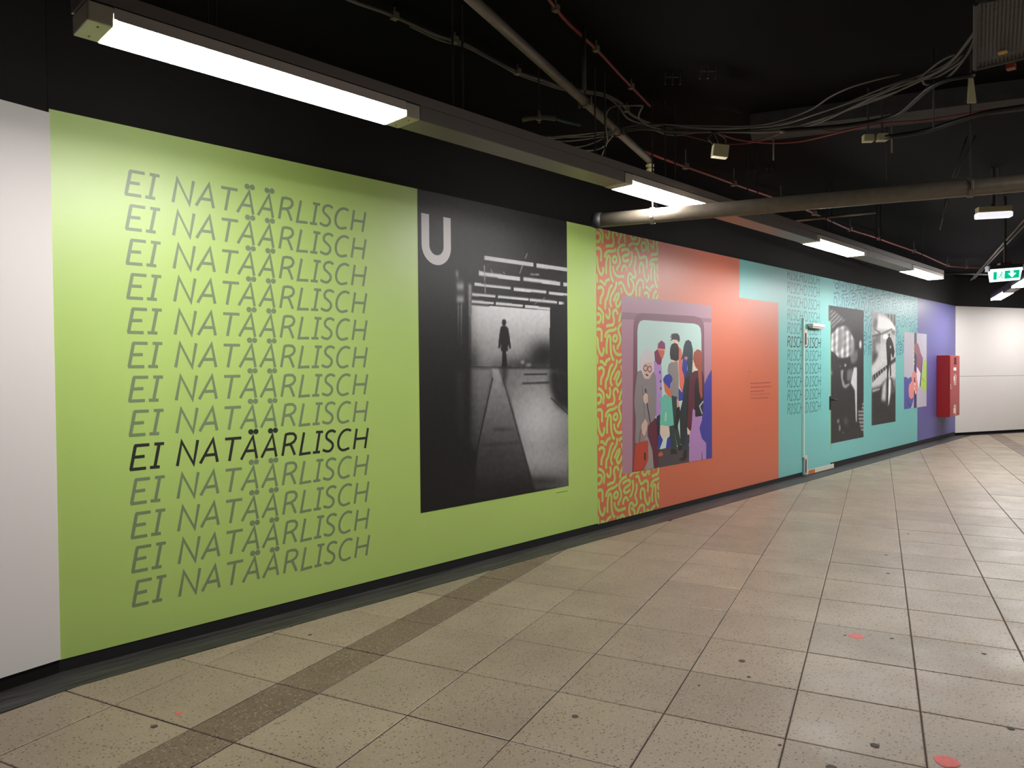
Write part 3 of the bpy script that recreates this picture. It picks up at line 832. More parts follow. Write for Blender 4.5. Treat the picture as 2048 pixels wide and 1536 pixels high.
art('printed_figure', [
 ((52, 40, 56), [(440, 374), (458, 378), (450, 362), (468, 352), (505, 350), (520, 372), (524, 400), (517, 425), (500, 404), (470, 400), (443, 413), (458, 392)]),
 ((232, 194, 164), [(468, 402), (495, 402), (512, 420), (512, 450), (490, 455), (476, 432)]),
 ((226, 112, 88), [(508, 452), (535, 480), (545, 540), (540, 640), (562, 700), (560, 812), (542, 832), (520, 780), (512, 600)]),
 ((56, 60, 150), [(548, 545), (585, 560), (578, 700), (560, 835), (550, 892), (512, 898), (514, 790), (542, 832), (560, 740), (556, 690), (540, 640)]),
 ((196, 218, 210), [(522, 900), (548, 893), (530, 950)])], train, label='tall passenger in coral and blue')
art('printed_figure', [
 ((44, 60, 70), [(530, 570), (545, 520), (555, 450), (570, 412), (592, 402), (615, 420), (628, 480), (628, 560), (622, 650), (640, 800), (600, 1000), (600, 1245), (565, 1300), (528, 1240), (520, 1000), (548, 880), (560, 720), (585, 640), (580, 560), (560, 545)]),
 ((36, 44, 48), [(560, 720), (600, 690), (596, 900), (590, 1100), (560, 1262), (528, 1240), (522, 1000), (548, 880)]),
 ((176, 120, 118), [(556, 548), (575, 535), (590, 548), (575, 572)]),
 ((34, 28, 32), [(552, 1300), (584, 1285), (582, 1350), (560, 1384), (518, 1382), (522, 1362), (548, 1350)])], train, label='passenger with long dark hair')
art('printed_figure', [
 ((176, 136, 196), [(308, 560), (340, 600), (372, 590), (380, 700), (376, 1005), (330, 1028), (300, 900)]),
 ((124, 36, 74), [(316, 500), (345, 476), (372, 500), (378, 560), (372, 600), (345, 604), (322, 575)]),
 ((204, 98, 74), [(345, 480), (400, 482), (398, 515), (392, 530), (386, 556), (372, 552), (350, 500)]),
 ((130, 48, 98), [(342, 476), (347, 432), (375, 407), (402, 430), (406, 478)]),
 ((228, 152, 112), [(343, 472), (405, 480), (405, 490), (344, 484)]),
 ((44, 32, 60), ('dot', (361, 665), 5, 12)), ((44, 32, 60), ('dot', (366, 738), 5, 12)), ((44, 32, 60), ('dot', (369, 797), 5, 12)),
 ((96, 34, 56), [(246, 1112), (332, 1025), (345, 1290), (354, 1422), (306, 1444)]),
 ((34, 34, 58), [(332, 1028), (364, 1002), (362, 1200), (352, 1300), (345, 1280)]),
 ((190, 92, 64), [(350, 1320), (375, 1305), (390, 1330), (370, 1345), (350, 1345)])], train, label='passenger in magenta beret and lilac coat')
art('printed_figure', [
 ((142, 134, 134), [(424, 640), (432, 600), (460, 578), (505, 575), (514, 700), (512, 905), (498, 912), (486, 858), (438, 850), (458, 720), (424, 665)]),
 ((36, 30, 32), [(442, 520), (445, 470), (455, 440), (480, 427), (505, 438), (516, 480), (514, 560), (500, 574), (478, 572), (450, 562)]),
 ((232, 196, 166), [(455, 562), (482, 572), (478, 585), (458, 580)]),
 ((44, 62, 60), [(454, 852), (498, 862), (516, 950), (506, 1100), (534, 1245), (502, 1262), (478, 1150), (500, 1265), (478, 1290), (450, 1302), (434, 1100)]),
 ((218, 158, 146), [(497, 880), (512, 890), (518, 940), (500, 955)]),
 ((30, 26, 28), [(446, 1290), (480, 1280), (504, 1312), (500, 1325), (452, 1330)]), ((30, 26, 28), [(505, 1255), (540, 1250), (548, 1290), (515, 1302)]),
 ((30, 26, 28), [(495, 955), (520, 940), (528, 1000), (500, 1130), (480, 1120)])], train, label='passenger with black curly hair')
art('printed_figure', [
 ((216, 198, 178), [(364, 1090), (434, 1095), (442, 1168), (430, 1195), (384, 1205), (360, 1160)]),
 ((196, 218, 210), [(360, 1160), (384, 1200), (436, 1185), (418, 1258), (396, 1282), (358, 1288)]),
 ((54, 58, 148), [(346, 1180), (362, 1165), (386, 1212), (360, 1286), (344, 1272)]), ((54, 58, 148), [(420, 1200), (442, 1180), (452, 1272), (408, 1282)]),
 ((104, 188, 166), [(348, 885), (378, 868), (400, 842), (456, 868), (462, 950), (474, 1092), (440, 1102), (360, 1092), (370, 908)]),
 ((216, 106, 66), [(390, 738), (440, 796), (458, 872), (428, 856), (402, 822)]),
 ((58, 62, 156), [(386, 720), (405, 690), (435, 676), (458, 695), (464, 725), (447, 760), (444, 802), (390, 742)]),
 ((178, 196, 166), ('line', [(410, 990), (405, 1060)], .03))], train, label='child in teal dress and blue hat')
art('printed_figure', [
 ((238, 204, 170), [(625, 570), (636, 520), (658, 640), (640, 655), (630, 645)]),
 ((90, 34, 50), [(598, 690), (640, 655), (700, 648), (718, 700), (716, 900), (700, 1018), (645, 1028), (628, 960), (614, 1150), (580, 1108), (590, 900)]),
 ((34, 26, 32), [(640, 770), (655, 700), (690, 770), (708, 900), (704, 1018), (645, 1027)]),
 ((156, 80, 56), [(628, 560), (636, 505), (664, 478), (694, 490), (702, 540), (698, 640), (704, 860), (694, 882), (680, 820), (668, 640), (648, 622)]),
 ((174, 130, 186), [(627, 958), (646, 975), (646, 1027), (704, 1020), (690, 1120), (738, 1240), (738, 1370), (706, 1374), (700, 1270), (697, 1376), (596, 1396), (600, 1160), (616, 1120)]),
 ((238, 200, 176), [(580, 1108), (606, 1142), (602, 1170), (584, 1168)]),
 ((160, 190, 200), ('line', [(712, 900), (682, 938), (703, 1003)], .02))], train, label='passenger with long auburn hair')
art('printed_figure', [
 ((206, 200, 202), [(200, 670), (198, 570), (222, 500), (262, 472), (298, 495), (312, 560), (312, 660), (290, 690), (218, 700)]),
 ((138, 130, 130), [(178, 660), (210, 648), (235, 715), (275, 717), (305, 660), (328, 690), (334, 800), (330, 1000), (320, 1040), (262, 1100), (262, 1240), (158, 1240), (166, 1050), (150, 900), (164, 760)]),
 ((206, 176, 166), [(218, 640), (235, 590), (298, 585), (302, 655), (275, 720), (238, 718)]),
 ((120, 46, 50), ('ring', (245, 632), 15, 22, .011)), ((120, 46, 50), ('ring', (278, 640), 15, 22, .011)),
 ((70, 36, 44), ('line', [(246, 684), (266, 690)], .016)),
 ((116, 108, 110), ('line', [(215, 770), (228, 900), (235, 1030)], .012)),
 ((206, 176, 160), [(224, 860), (244, 832), (264, 850), (264, 905), (242, 924), (228, 900)]),
 ((206, 176, 160), [(212, 1090), (242, 1042), (262, 1075), (255, 1130), (236, 1185), (214, 1150)]),
 ((30, 26, 30), ('line', [(243, 798), (250, 832)], .02)), ((30, 26, 30), ('line', [(256, 915), (285, 1082)], .014)),
 ((150, 142, 138), [(235, 1200), (262, 1180), (300, 1300), (312, 1450), (230, 1460)]),
 ((150, 60, 44), ('line', [(196, 1240), (200, 1160), (214, 1130)], .014)),
 ((182, 66, 46), [(162, 1244), (264, 1212), (268, 1370), (232, 1452), (142, 1476)]),
 ((50, 34, 36), [(233, 1316), (247, 1314), (246, 1374), (233, 1378)])], train, label='old passenger with white hair and red bag')
art('printed_figure', [((62, 58, 148), [(790, 625), (750, 695), (720, 760), (716, 900), (702, 1050), (680, 1118), (700, 1200), (736, 1238), (734, 1372), (790, 1362)])], train, label='cropped blue coat')

# hand illustration
T4 = lambda pts: [onwall(1800 + a / 9.03, 655 + b / 9.03) for a, b in pts]
hx = (14.458, 15.858, 0.732, 2.14)
hand = board('hand_picture', *hx, ink((188, 182, 196)), y=PR - .0006, th=.0004)
tag(hand, 'small flat illustration of two hands gripping a dark pole', 'picture')
_layer[0] = 0
art('printed_field', [((172, 206, 88), [(440, 588), (490, 582), (490, 1175), (432, 1130), (372, 1070), (398, 850)]), ((70, 62, 100), [(403, 545), (413, 548), (370, 1068), (349, 1062)]),
                      ((80, 110, 60), ('dot', (405, 925), 7, 14)), ((80, 110, 60), ('dot', (428, 958), 7, 14))], hand, T4, hx, 'green shape and dark rod')
art('printed_pole', [((214, 206, 150), [(240, 80), (256, 80), (252, 800), (240, 800)]), ((62, 62, 112), [(254, 70), (300, 75), (298, 1470), (248, 1470)]),
                     ((236, 226, 236), [(298, 700), (325, 730), (372, 830), (350, 1060), (330, 1100), (298, 850)])], hand, T4, hx, 'dark pole')
art('printed_hand', [((146, 96, 116), [(252, 320), (270, 290), (292, 272), (322, 290), (345, 350), (372, 460), (408, 545), (388, 700), (372, 832), (332, 752), (300, 706), (300, 500), (262, 460)]),
                     ((218, 210, 152), ('dot', (243, 428), 14, 26)), ((218, 210, 152), ('dot', (243, 500), 13, 26)), ((218, 210, 152), ('dot', (248, 583), 13, 26)), ((218, 210, 152), ('dot', (248, 652), 12, 22))], hand, T4, hx, 'brown hand on the upper pole')
art('printed_hand', [((84, 88, 160), [(60, 900), (100, 890), (130, 905), (145, 928), (170, 900), (205, 890), (214, 960), (250, 1260), (215, 1400), (182, 1480), (60, 1490)]),
                     ((228, 142, 134), [(216, 900), (222, 810), (258, 785), (296, 830), (310, 950), (324, 1090), (305, 1180), (262, 1220), (240, 1270), (196, 1294), (162, 1250), (153, 1130), (160, 1040), (212, 965)]),
                     ((62, 62, 112), [(253, 905), (280, 905), (280, 985), (253, 985)]),
                     ((238, 196, 186), ('dot', (285, 935), 10, 30)), ((238, 196, 186), ('dot', (265, 1025), 14, 28)), ((238, 196, 186), ('dot', (262, 1100), 14, 24)),
                     ((62, 62, 112), [(250, 1130), (298, 1215), (298, 1480), (248, 1480)]), ((240, 206, 200), ('dot', (280, 1172), 11, 34)),
                     ((56, 58, 120), ('line', [(120, 1300), (150, 1375), (185, 1410), (205, 1395)], .03))], hand, T4, hx, 'pink hand with blue sleeve')

# ================================================================== RED HOSE CABINET
cab = empty('hose_cabinet', (16.555, WALL, 0.49)); tag(cab, 'red hose cabinet fixed to the violet mural near the corner', 'cabinet')
cx0, cx1, cyf, cz0, cz1 = 16.555, 17.29, 3.918, 0.49, 1.73
MB().box(cx0, cx1, cyf + .02, WALL - .001, cz0, cz1).build('body', M['redbox'], cab, bevel=.006)
cd = MB().box(cx0 + .004, cx1 - .004, cyf, cyf + .018, cz0 + .006, cz1 - .006).build('door', M['redfront'], cab, bevel=.004)
fx = lambda t: cx0 + (cx1 - cx0) * t; fz = lambda t: cz1 - (cz1 - cz0) * t
def stick(t0, t1, s0, s1, m, name, par=cd): return MB().box(fx(t0), fx(t1), cyf - .003, cyf, fz(s1), fz(s0)).build(name, m, par)
stick(.42, .62, .035, .15, M['rubber'], 'vent_slot')
stick(.34, .62, .20, .25, M['sticker'], 'sticker')
mb = MB()
for t0, t1, s0, s1 in ((.40, .62, .315, .325), (.40, .62, .475, .485), (.58, .62, .315, .485), (.36, .50, .34, .42), (.40, .50, .43, .46), (.03, .13, .53, .545), (.03, .08, .47, .54),
                       (.40, .62, .81, .815), (.40, .62, .975, .98), (.58, .62, .81, .98), (.36, .52, .86, .95), (.40, .50, .82, .85)):
    mb.box(fx(t0), fx(t1), cyf - .003, cyf, fz(s1), fz(s0))
mb.build('label_print', M['sticker'], cd)['kind'] = 'stuff'

# ================================================================== LAMP ROW ALONG THE MURALS
def frame_of(org, ang):
    c, s_ = math.cos(ang), math.sin(ang)
    return lambda x, y, z: (org[0] + x * c - y * s_, org[1] + x * s_ + y * c, z)
def obox(mb, Fm, x0, x1, y0, y1, z0, z1):
    return mb.hex8([Fm(x0, y0, z0), Fm(x1, y0, z0), Fm(x1, y1, z0), Fm(x0, y1, z0)], [Fm(x0, y0, z1), Fm(x1, y0, z1), Fm(x1, y1, z1), Fm(x0, y1, z1)])
ZB, ZT, ZK = 2.730, 2.800, 2.855
W2 = 0.088
def raised(Fm, h):
    return lambda x, y, z: (lambda q: (q[0], q[1], q[2] + h))(Fm(x, y, z))
def luminaire(Fm, x0, x1, label, group, lit=True, ec=0.085):
    """tube lamp: two end caps, housing sides, dropped diffuser; hangs under the trunking"""
    c = Fm((x0 + x1) / 2, 0, ZB); o = empty('tube_lamp', c); tag(o, label, 'lamp', group)
    EC = ec
    for a, b in ((x0, x0 + EC), (x1 - EC, x1)):
        e = obox(MB(), Fm, a, b, -W2, W2, ZB, ZT).build('end_cap', M['endcap'], o, bevel=.005)
        for sy in (-.05, .05):
            q = Fm(a + ec * .5, sy, ZB); MB().tube([(q[0], q[1], q[2] - .0015), (q[0], q[1], q[2] + .004)], .004, 8).build('screw', M['darksteel'], e)
    for sy in (-1, 1):
        y0, y1 = sorted((sy * W2, sy * (W2 - .004)))
        obox(MB(), Fm, x0 + EC, x1 - EC, y0, y1, ZB + .029, ZT).build('housing_side', M['housing'], o)
        y0, y1 = sorted((sy * (W2 + .003), sy * (W2 - .006)))
        obox(MB(), Fm, x0 + EC + .01, x1 - EC - .01, y0, y1, ZB + .026, ZB + .029).build('clip_rail', M['endcap'], o)
    obox(MB(), Fm, x0 + EC, x1 - EC, -W2 + .004, W2 - .004, ZB + .05, ZT).build('gear_tray', M['white'], o)
    d = obox(MB(), Fm, x0 + EC + .001, x1 - EC - .001, -W2 + .002, W2 - .002, ZB, ZB + .027).build('diffuser', M['diff'] if lit else M['diff_off'], o)
    d.data.materials.append(M['diff_side'] if lit else M['diff_off'])
    for p in d.data.polygons:
        if abs(p.normal.z) < 0.5: p.material_index = 1
    return o
def trunking(Fm, x0, x1, lamps, label, rods, group=None):
    o = empty('trunking', Fm((x0 + x1) / 2, 0, ZT)); tag(o, label, 'trunking', group)
    obox(MB(), Fm, x0, x1, -W2 + .002, W2 - .002, ZT + .006, ZK).build('rail', M['trunk'], o)
    obox(MB(), Fm, x0 + .01, x1 - .01, -W2 + .008, W2 - .008, ZT, ZT + .006).build('rail_gap', M['gap'], o)
    prev = x0
    for a, b in lamps + [(x1, x1)]:
        if a - prev > 0.05:
            obox(MB(), Fm, prev + .003, a - .003, -W2 + .004, W2 - .004, ZB + .003, ZT + .006).build('blank_cover', M['trunk'], o, bevel=.003)
        prev = b
    for x in rods:
        q = Fm(x, 0, ZK)
        MB().tube([(q[0], q[1], q[2]), (q[0], q[1], CEIL)], .0055, 6).build('hanger_rod', M['darksteel'], o)
    return o
FA = frame_of((0, 2.918), 0.0)
lampA = [(0.805, 2.268), (3.985, 5.330), (7.15, 8.52), (10.18, 11.62)]
names = ['lit tube lamp above the green slogan mural, nearest the camera', 'lit tube lamp partly hidden behind the fat pipe',
         'lit tube lamp above the teal slogan mural and door', 'lit tube lamp at the far end of the mural row']
for (a, b), l in zip(lampA, names): luminaire(FA, a, b, l, 'lit tube lamps along the murals')
trunking(FA, 0.80, 11.63, lampA, 'long grey lamp trunking running along above the murals', [1.262, 1.295, 2.56, 2.63, 3.775, 3.88, 4.60, 4.735, 5.884, 6.07, 7.6, 7.75, 9.1, 9.25, 10.9])
ORD = ['first', 'second', 'third', 'fourth', 'fifth', 'sixth', 'seventh', 'eighth', 'ninth']
# row crossing the hall towards the far corner, follows the tile columns
FB = raised(frame_of((17.62, 3.36), math.pi + GA), 0.12)
lampB = [(k * 2.61 + .05, k * 2.61 + 1.67) for k in range(9)]
for i, (a, b) in enumerate(lampB):
    luminaire(FB, a, b, ['lit tube lamp nearest the far white wall', 'lit tube lamp just below the exit sign at the frame edge'][i] if i < 2 else '%s tube lamp of the hall row outside the photo, %s from the far white wall' % ('lit' if i == 5 or i == 2 else 'unlit', ORD[i]), 'tube lamps of the hall row', lit=i in (0, 1, 2, 5), ec=.03)
trunking(FB, 0.04, 21.0, lampB, 'grey lamp trunking running out of frame below the exit sign', [1.0, 4.2, 8.0, 12, 16, 20])
# added row just out of frame, put in to brighten the far white wall
_q = RW0 + RWD * 1.08 - nr * 1.2
FD = raised(frame_of((_q[0], _q[1]), RWA), 0.10)
fillD = [(0.0, 1.55), (3.0, 4.55)]
for i, (a, b) in enumerate(fillD): luminaire(FD, a, b, 'added unseen tube lamp brightening the far white wall, %s from the corner' % ORD[i], 'added unseen tube lamps of the far wall row')
trunking(FD, -0.02, 5.0, fillD, 'added unseen grey lamp trunking along the far white wall', [1, 4])
# third row behind the camera
FC_ = frame_of((-5.0, -2.6), 0.0)
lampC = [(k * 4.0, k * 4.0 + 1.5) for k in range(4)]
for i, (a, b) in enumerate(lampC): luminaire(FC_, a, b, 'unlit tube lamp of the rear row behind the camera, %s from the left' % ORD[i], 'unlit tube lamps of the rear row', lit=False)
trunking(FC_, -0.05, 13.7, lampC, 'grey lamp trunking of the rear row behind the camera', [1, 5, 9, 13])

# ================================================================== PIPES
def pipe(name, label, pts, r, m, seg=14, cat='pipe', group=None, smooth=True):
    o = MB().tube(pts, r, seg).build(name, m, smooth=smooth); return tag(o, label, cat, group)
def clamp(parent, c, d, r, up=True, m='steel', wide=.03, top=CEIL):
    """two-part pipe clamp round point c, pipe direction d, with ears, bolt and threaded rod"""
    c = Vector(c); d = Vector(d).normalized(); side = d.cross(Vector((0, 0, 1))).normalized()
    k = MB()
    k.tube([c - d * wide / 2, c + d * wide / 2], r + .007, 18)
    o = k.build('clamp', M[m], parent, smooth=False)
    e = MB()
    for sg in (-1, 1):
        b = c + side * sg * (r + .012)
        e.tube([b - Vector((0, 0, .028)), b + Vector((0, 0, .028))], .008, 6)
    e.build('bolt', M[m], o)
    if up: MB().tube([c + Vector((0, 0, r)), (c.x, c.y, top)], .006, 6).build('threaded_rod', M['darksteel'], o)
    return o
# fat drain pipe passing below the second lamp
bA = Vector(atz(1198, 441, 2.62)); bB = Vector(atz(2048, 366, 2.62)); bd = (bB - bA).normalized()
pb = pipe('drain_pipe', 'fat grey pipe crossing below the lamp row to the right', [bA, bA + bd * .6, bB, bB + bd * 7.5], .053, M['galv2'], 20)
MB().tube([bA - bd * .05, bA - bd * .02, bA + bd * .02], [.048, .060, .058], 20).build('end_sleeve', M['rubber'], pb, smooth=True)
def on_pipe(px): 
    best = None
    for k in range(400):
        p = bA + (bB - bA) * (k / 399); x, y = project(*p)
        if best is None or abs(x - px) < best[0]: best = (abs(x - px), p)
    return best[1]
clamp(pb, on_pipe(1305), bd, .053, m='steel'); clamp(pb, on_pipe(1941), bd, .053, m='galv2')
# slim galvanised pipe running diagonally under the ceiling
aA = Vector(atz(945, 0, 3.2)); aB = Vector(atz(1300, 322, 3.2)); ad = (aB - aA).normalized()
pa = pipe('sprinkler_pipe', 'slim speckled pipe running diagonally under the ceiling', [aA - ad * 3, aA, aB], .027, M['galv'], 14)
def on_a(px):
    best = None
    for k in range(400):
        p = aA + (aB - aA) * (k / 399); x, y = project(*p)
        if best is None or abs(x - px) < best[0]: best = (abs(x - px), p)
    return best[1]
clamp(pa, on_a(1170), ad, .027, m='galv'); clamp(pa, on_a(1236), ad, .027, m='galv2', wide=.02)
tail = MB()
for k in range(5): tail.tube([aB + Vector((0, 0, -.03 - .035 * k)), aB + Vector((0, 0, -.045 - .035 * k))], .034 - .003 * (k % 2), 14)
tail.tube([aB + Vector((0, 0, .02)), aB + Vector((0, 0, -.22))], .018, 10)
tail.build('threaded_fitting', M['ivory'], pa)
MB().tube([aB + Vector((0, 0, -.02)), aB + Vector((.10, .06, -.10)), aB + Vector((.30, .16, -.28)), aB + Vector((.55, .25, -.33))], .022, 10).build('branch', M['darksteel'], pa, smooth=True)
# thin pipes at the right
def zline(px0, py0, px1, py1, z, name, label, r, m, cat='pipe', ext=0, group=None):
    a, b = Vector(atz(px0, py0, z)), Vector(atz(px1, py1, z)); d = (b - a).normalized()
    return pipe(name, label, [a, b + d * ext], r, m, 10, cat, group)
zline(1590, 441, 1752, 424, 3.05, 'thin_pipe', 'thin grey pipe beyond the fat pipe, in front of the third lamp', .016, M['galv'])
zline(1942, 560, 2048, 441, 2.95, 'thin_pipe', 'thin pipe slanting down past the exit sign, upper of two', .010, M['galv'], ext=1)
zline(1948, 558, 2048, 452, 2.92, 'thin_pipe', 'thin pipe slanting down past the exit sign, lower of two', .007, M['galv'], ext=1)
zline(1890, 547, 1975, 549, 3.0, 'thin_pipe', 'thin level pipe left of the exit sign', .014, M['darksteel'])
# insulated stub with clamp, at left of the cable bundle
sp = [atz(*p, 3.12) for p in ((1046, 239), (1060, 236), (1078, 234), (1095, 235), (1110, 237))]
st = pipe('insulated_pipe', 'short pale insulated pipe stub left of the diagonal pipe', smooth_path(sp, 3), .016, M['cable'])
clamp(st, sp[2], Vector(sp[3]) - Vector(sp[1]), .017, m='galv')
MB().tube(smooth_path([sp[-1], atz(1130, 243, 3.12), atz(1160, 250, 3.12)], 3), .010, 8).build('green_hose', mat('green_hose', (34, 70, 56), 0.5), st, smooth=True)

# ================================================================== CABLES
def cable(name, label, pts, r, m, group=None, z=None, clips=0, n=5, cliptop=CEIL):
    P = [atz(p[0], p[1], p[2] if len(p) > 2 else z) for p in pts]
    P = [(a, b, min(c, CEIL - r)) for a, b, c in smooth_path(P, n)]
    o = tag(MB().tube(P, r, 8).build(name, m, smooth=True), label, 'cable', group)
    if clips:
        for i in range(1, clips + 1):
            q = Vector(P[int(i * (len(P) - 1) / (clips + 1))])
            k = MB().box(q.x - r * 1.8, q.x + r * 1.8, q.y - r * 1.8, q.y + r * 1.8, q.z - r * 1.6, q.z + r * 2.0)
            k.box(q.x - .004, q.x + .004, q.y - .004, q.y + .004, q.z, cliptop)
            k.build('clip', M['galv'], o)
    return o
cable('conduit_cable', 'pale grey cable clipped under the black ceiling, top left of the diagonal pipe', [(640, -30), (700, 0), (775, 27), (840, 56), (880, 73), (930, 88), (980, 116), (1035, 144), (1090, 162), (1130, 177), (1200, 186), (1240, 205), (1262, 228), (1300, 246), (1350, 262)], .010, M['cable'], z=3.40, clips=5)
cable('conduit_cable', 'second thinner cable beside the pale clipped ceiling cable', [(820, 52), (880, 80), (930, 93), (985, 121), (1035, 148), (1090, 168), (1130, 180), (1205, 192), (1235, 210), (1255, 236), (1290, 250), (1330, 268), (1370, 270)], .007, M['cable'], z=3.39)
cable('red_cable', 'red cable clipped to the ceiling right of the diagonal pipe', [(1085, -22), (1100, 2), (1135, 45), (1192, 98), (1240, 150), (1290, 202), (1300, 212)], .009, M['red_cable'], z=3.40, clips=3)
cable('red_cable', 'long red cable following the lamp trunking into the distance', [(1288, 302), (1340, 322), (1420, 350), (1480, 372), (1550, 396), (1600, 414), (1648, 436), (1700, 459), (1745, 473), (1778, 485), (1840, 507), (1890, 529), (1908, 533), (1950, 535), (1978, 536)], .013, M['red_cable'], z=3.3, clips=9)
cable('red_cable', 'thin red cable sagging below the grey cable bundle', [(1440, 268), (1480, 280), (1540, 286), (1600, 283), (1660, 270), (1720, 255), (1770, 246), (1830, 242), (1880, 236), (1940, 226), (2000, 217), (2060, 210)], .006, M['red_cable'], z=3.2)
cable('dark_red_cable', 'dark red cable crossing behind the hanging junction box', [(1360, 268), (1400, 278), (1440, 287), (1500, 286), (1560, 268), (1600, 255), (1680, 262), (1760, 240)], .005, mat('dark_red_cable', (96, 34, 32), 0.5), z=3.22)
bg = 'grey cables of the sagging ceiling bundle'
bls = ['highest grey cable of the sagging ceiling bundle', 'grey bundle cable rising steepest to the perforated panel', 'grey bundle cable sagging lowest at mid span', 'grey bundle cable second from the bottom, ending at the panel corner', 'grey bundle cable starting right of the diagonal pipe', 'grey bundle cable passing just over the junction box', 'short grey cable curling up to the perforated panel']
B0 = [(1040, 268), (1100, 272), (1180, 270), (1240, 255), (1300, 249), (1360, 252), (1420, 253), (1500, 252), (1560, 240), (1620, 218), (1660, 193), (1700, 176), (1750, 162), (1800, 150)]
B1 = [(1045, 272), (1110, 276), (1180, 268), (1250, 260), (1320, 256), (1380, 256), (1450, 256), (1530, 250), (1600, 238), (1660, 220), (1720, 197), (1780, 172), (1840, 150), (1890, 128), (1920, 100), (1950, 62)]
B2 = [(1060, 278), (1120, 274), (1200, 265), (1260, 256), (1330, 260), (1400, 262), (1470, 264), (1560, 262), (1620, 247), (1680, 226), (1740, 200), (1800, 178), (1850, 156), (1900, 132), (1925, 112)]
B3 = [(1075, 282), (1140, 280), (1210, 270), (1280, 258), (1350, 266), (1430, 266), (1500, 266), (1580, 260), (1640, 243), (1700, 215), (1750, 192), (1810, 170), (1860, 152), (1895, 132), (1930, 92), (1948, 66)]
B4 = [(1200, 268), (1260, 258), (1320, 250), (1380, 256), (1440, 258), (1510, 254), (1570, 246), (1640, 224), (1700, 205), (1760, 187), (1810, 165), (1845, 160), (1880, 150), (1925, 118), (1945, 90)]
B5 = [(1300, 256), (1340, 262), (1370, 268), (1410, 262), (1460, 262), (1540, 264), (1600, 258), (1650, 238), (1690, 224), (1740, 205), (1790, 184), (1830, 160), (1880, 122), (1912, 108)]
B6 = [(1845, 160), (1850, 167), (1870, 167), (1895, 154), (1920, 130), (1940, 100), (1952, 72)]
for i, (b, zz) in enumerate(((B0, 3.30), (B1, 3.27), (B2, 3.24), (B3, 3.22), (B4, 3.25), (B5, 3.26), (B6, 3.25))):
    jit = [(p[0], p[1] + 2 * math.sin(i * 2.1 + j * .9)) for j, p in enumerate(b)]
    cable('bundle_cable', bls[i], jit, .0065, M['cable'], bg, z=zz)
lg = 'loose grey cable loops hanging beside the diagonal pipe'
for lp, lb in (([(1100, 284), (1130, 292), (1160, 293), (1190, 284), (1215, 272), (1232, 262)], 'upper loose cable loop below the bundle'),
           ([(1130, 290), (1150, 298), (1180, 301), (1205, 294), (1222, 275), (1232, 258)], 'lower loose cable loop below the bundle'),
           ([(1212, 232), (1216, 220), (1230, 212), (1262, 211), (1285, 211)], 'short bent cable above the bundle right of the diagonal pipe'),
           ([(1212, 232), (1212, 255), (1215, 280), (1208, 300), (1200, 320)], 'cable hanging down behind the diagonal pipe'),
           ([(1286, 212), (1278, 228), (1280, 240), (1295, 250), (1320, 258)], 'thin cable looping into the bundle from above')):
    cable('loose_cable', lb, lp, .006, M['cable'], lg, z=3.15)
cable('black_cable', 'fat black cable crossing in front of the concrete beam', [(1560, 262), (1640, 256), (1700, 250), (1760, 240), (1800, 226), (1830, 200), (1860, 175), (1900, 158), (1950, 150)], .014, M['cable_dark'], z=3.05)
cable('black_cable', 'fat black cable running out of frame above the small lamp', [(1770, 275), (1850, 262), (1920, 240), (1980, 224), (2060, 212)], .016, M['cable_dark'], z=3.02)

# hanging junction box with three wires
jb = empty('junction_box', atz(1440, 303, 2.98)); jl = jb.location.copy()
tag(jb, 'ivory junction box hanging from the cable bundle', 'box')
def jbox(o, c, sx, sy, sz, yaw, tilt, m, name='body'):
    mb = MB().box(-sx / 2, sx / 2, -sy / 2, sy / 2, -sz / 2, sz / 2)
    R = Matrix.Translation(c) @ Matrix.Rotation(yaw, 4, 'Z') @ Matrix.Rotation(tilt, 4, 'Y')
    mb.v = [tuple(R @ Vector(v)) for v in mb.v]
    return mb.build(name, m, o, bevel=.004)
jy = math.radians(-46)
jbody = jbox(jb, jl, .105, .06, .085, jy, math.radians(7), M['ivory'])
topc = Vector(atz(1428, 262, 3.20))
for k, dx in enumerate((-.04, .0, .04)):
    q = jl + Vector((dx * math.cos(jy), dx * math.sin(jy), .042))
    mid = (q + topc) / 2 + Vector((dx * .8, -dx * .6, .0))
    MB().tube(smooth_path([tuple(q), tuple(mid), tuple(topc)], 5), .006, 8).build('wire', M['cable'], jb, smooth=True)
for px, py, l in ((1736, 277, 'left small ivory box under the beam, beside its twin'), (1764, 275, 'right small ivory box under the beam, beside its twin')):
    o = empty('ceiling_box', atz(px, py, 3.1)); tag(o, l, 'box', 'small ivory boxes under the beam')
    jbox(o, o.location.copy(), .07, .05, .05, math.radians(-50), 0, M['ivory'])
    q = o.location; MB().tube([(q.x, q.y, q.z + .02), (q.x, q.y, CEIL)], .008, 6).build('stem', M['darksteel'], o)
for px, y0, y1, l in ((1547, 288, 320, 'short pale rod hanging left below the bundle'), (1784, 270, 305, 'short pale rod hanging beside the twin ivory boxes'), (1168, 124, 178, 'dark bolt stub hanging beside the diagonal pipe')):
    a = Vector(atz(px, y0, 3.25)); f = (project(*a)); d = (a.x * CF[0] + a.y * CF[1]); L_ = (y1 - y0) / FPX * d
    o = pipe('rod_stub', l, [a + Vector((0, 0, .2)), a, a - Vector((0, 0, L_))], .007 if px != 1168 else .012, M['galv'] if px != 1168 else M['darksteel'], 8, 'rod')
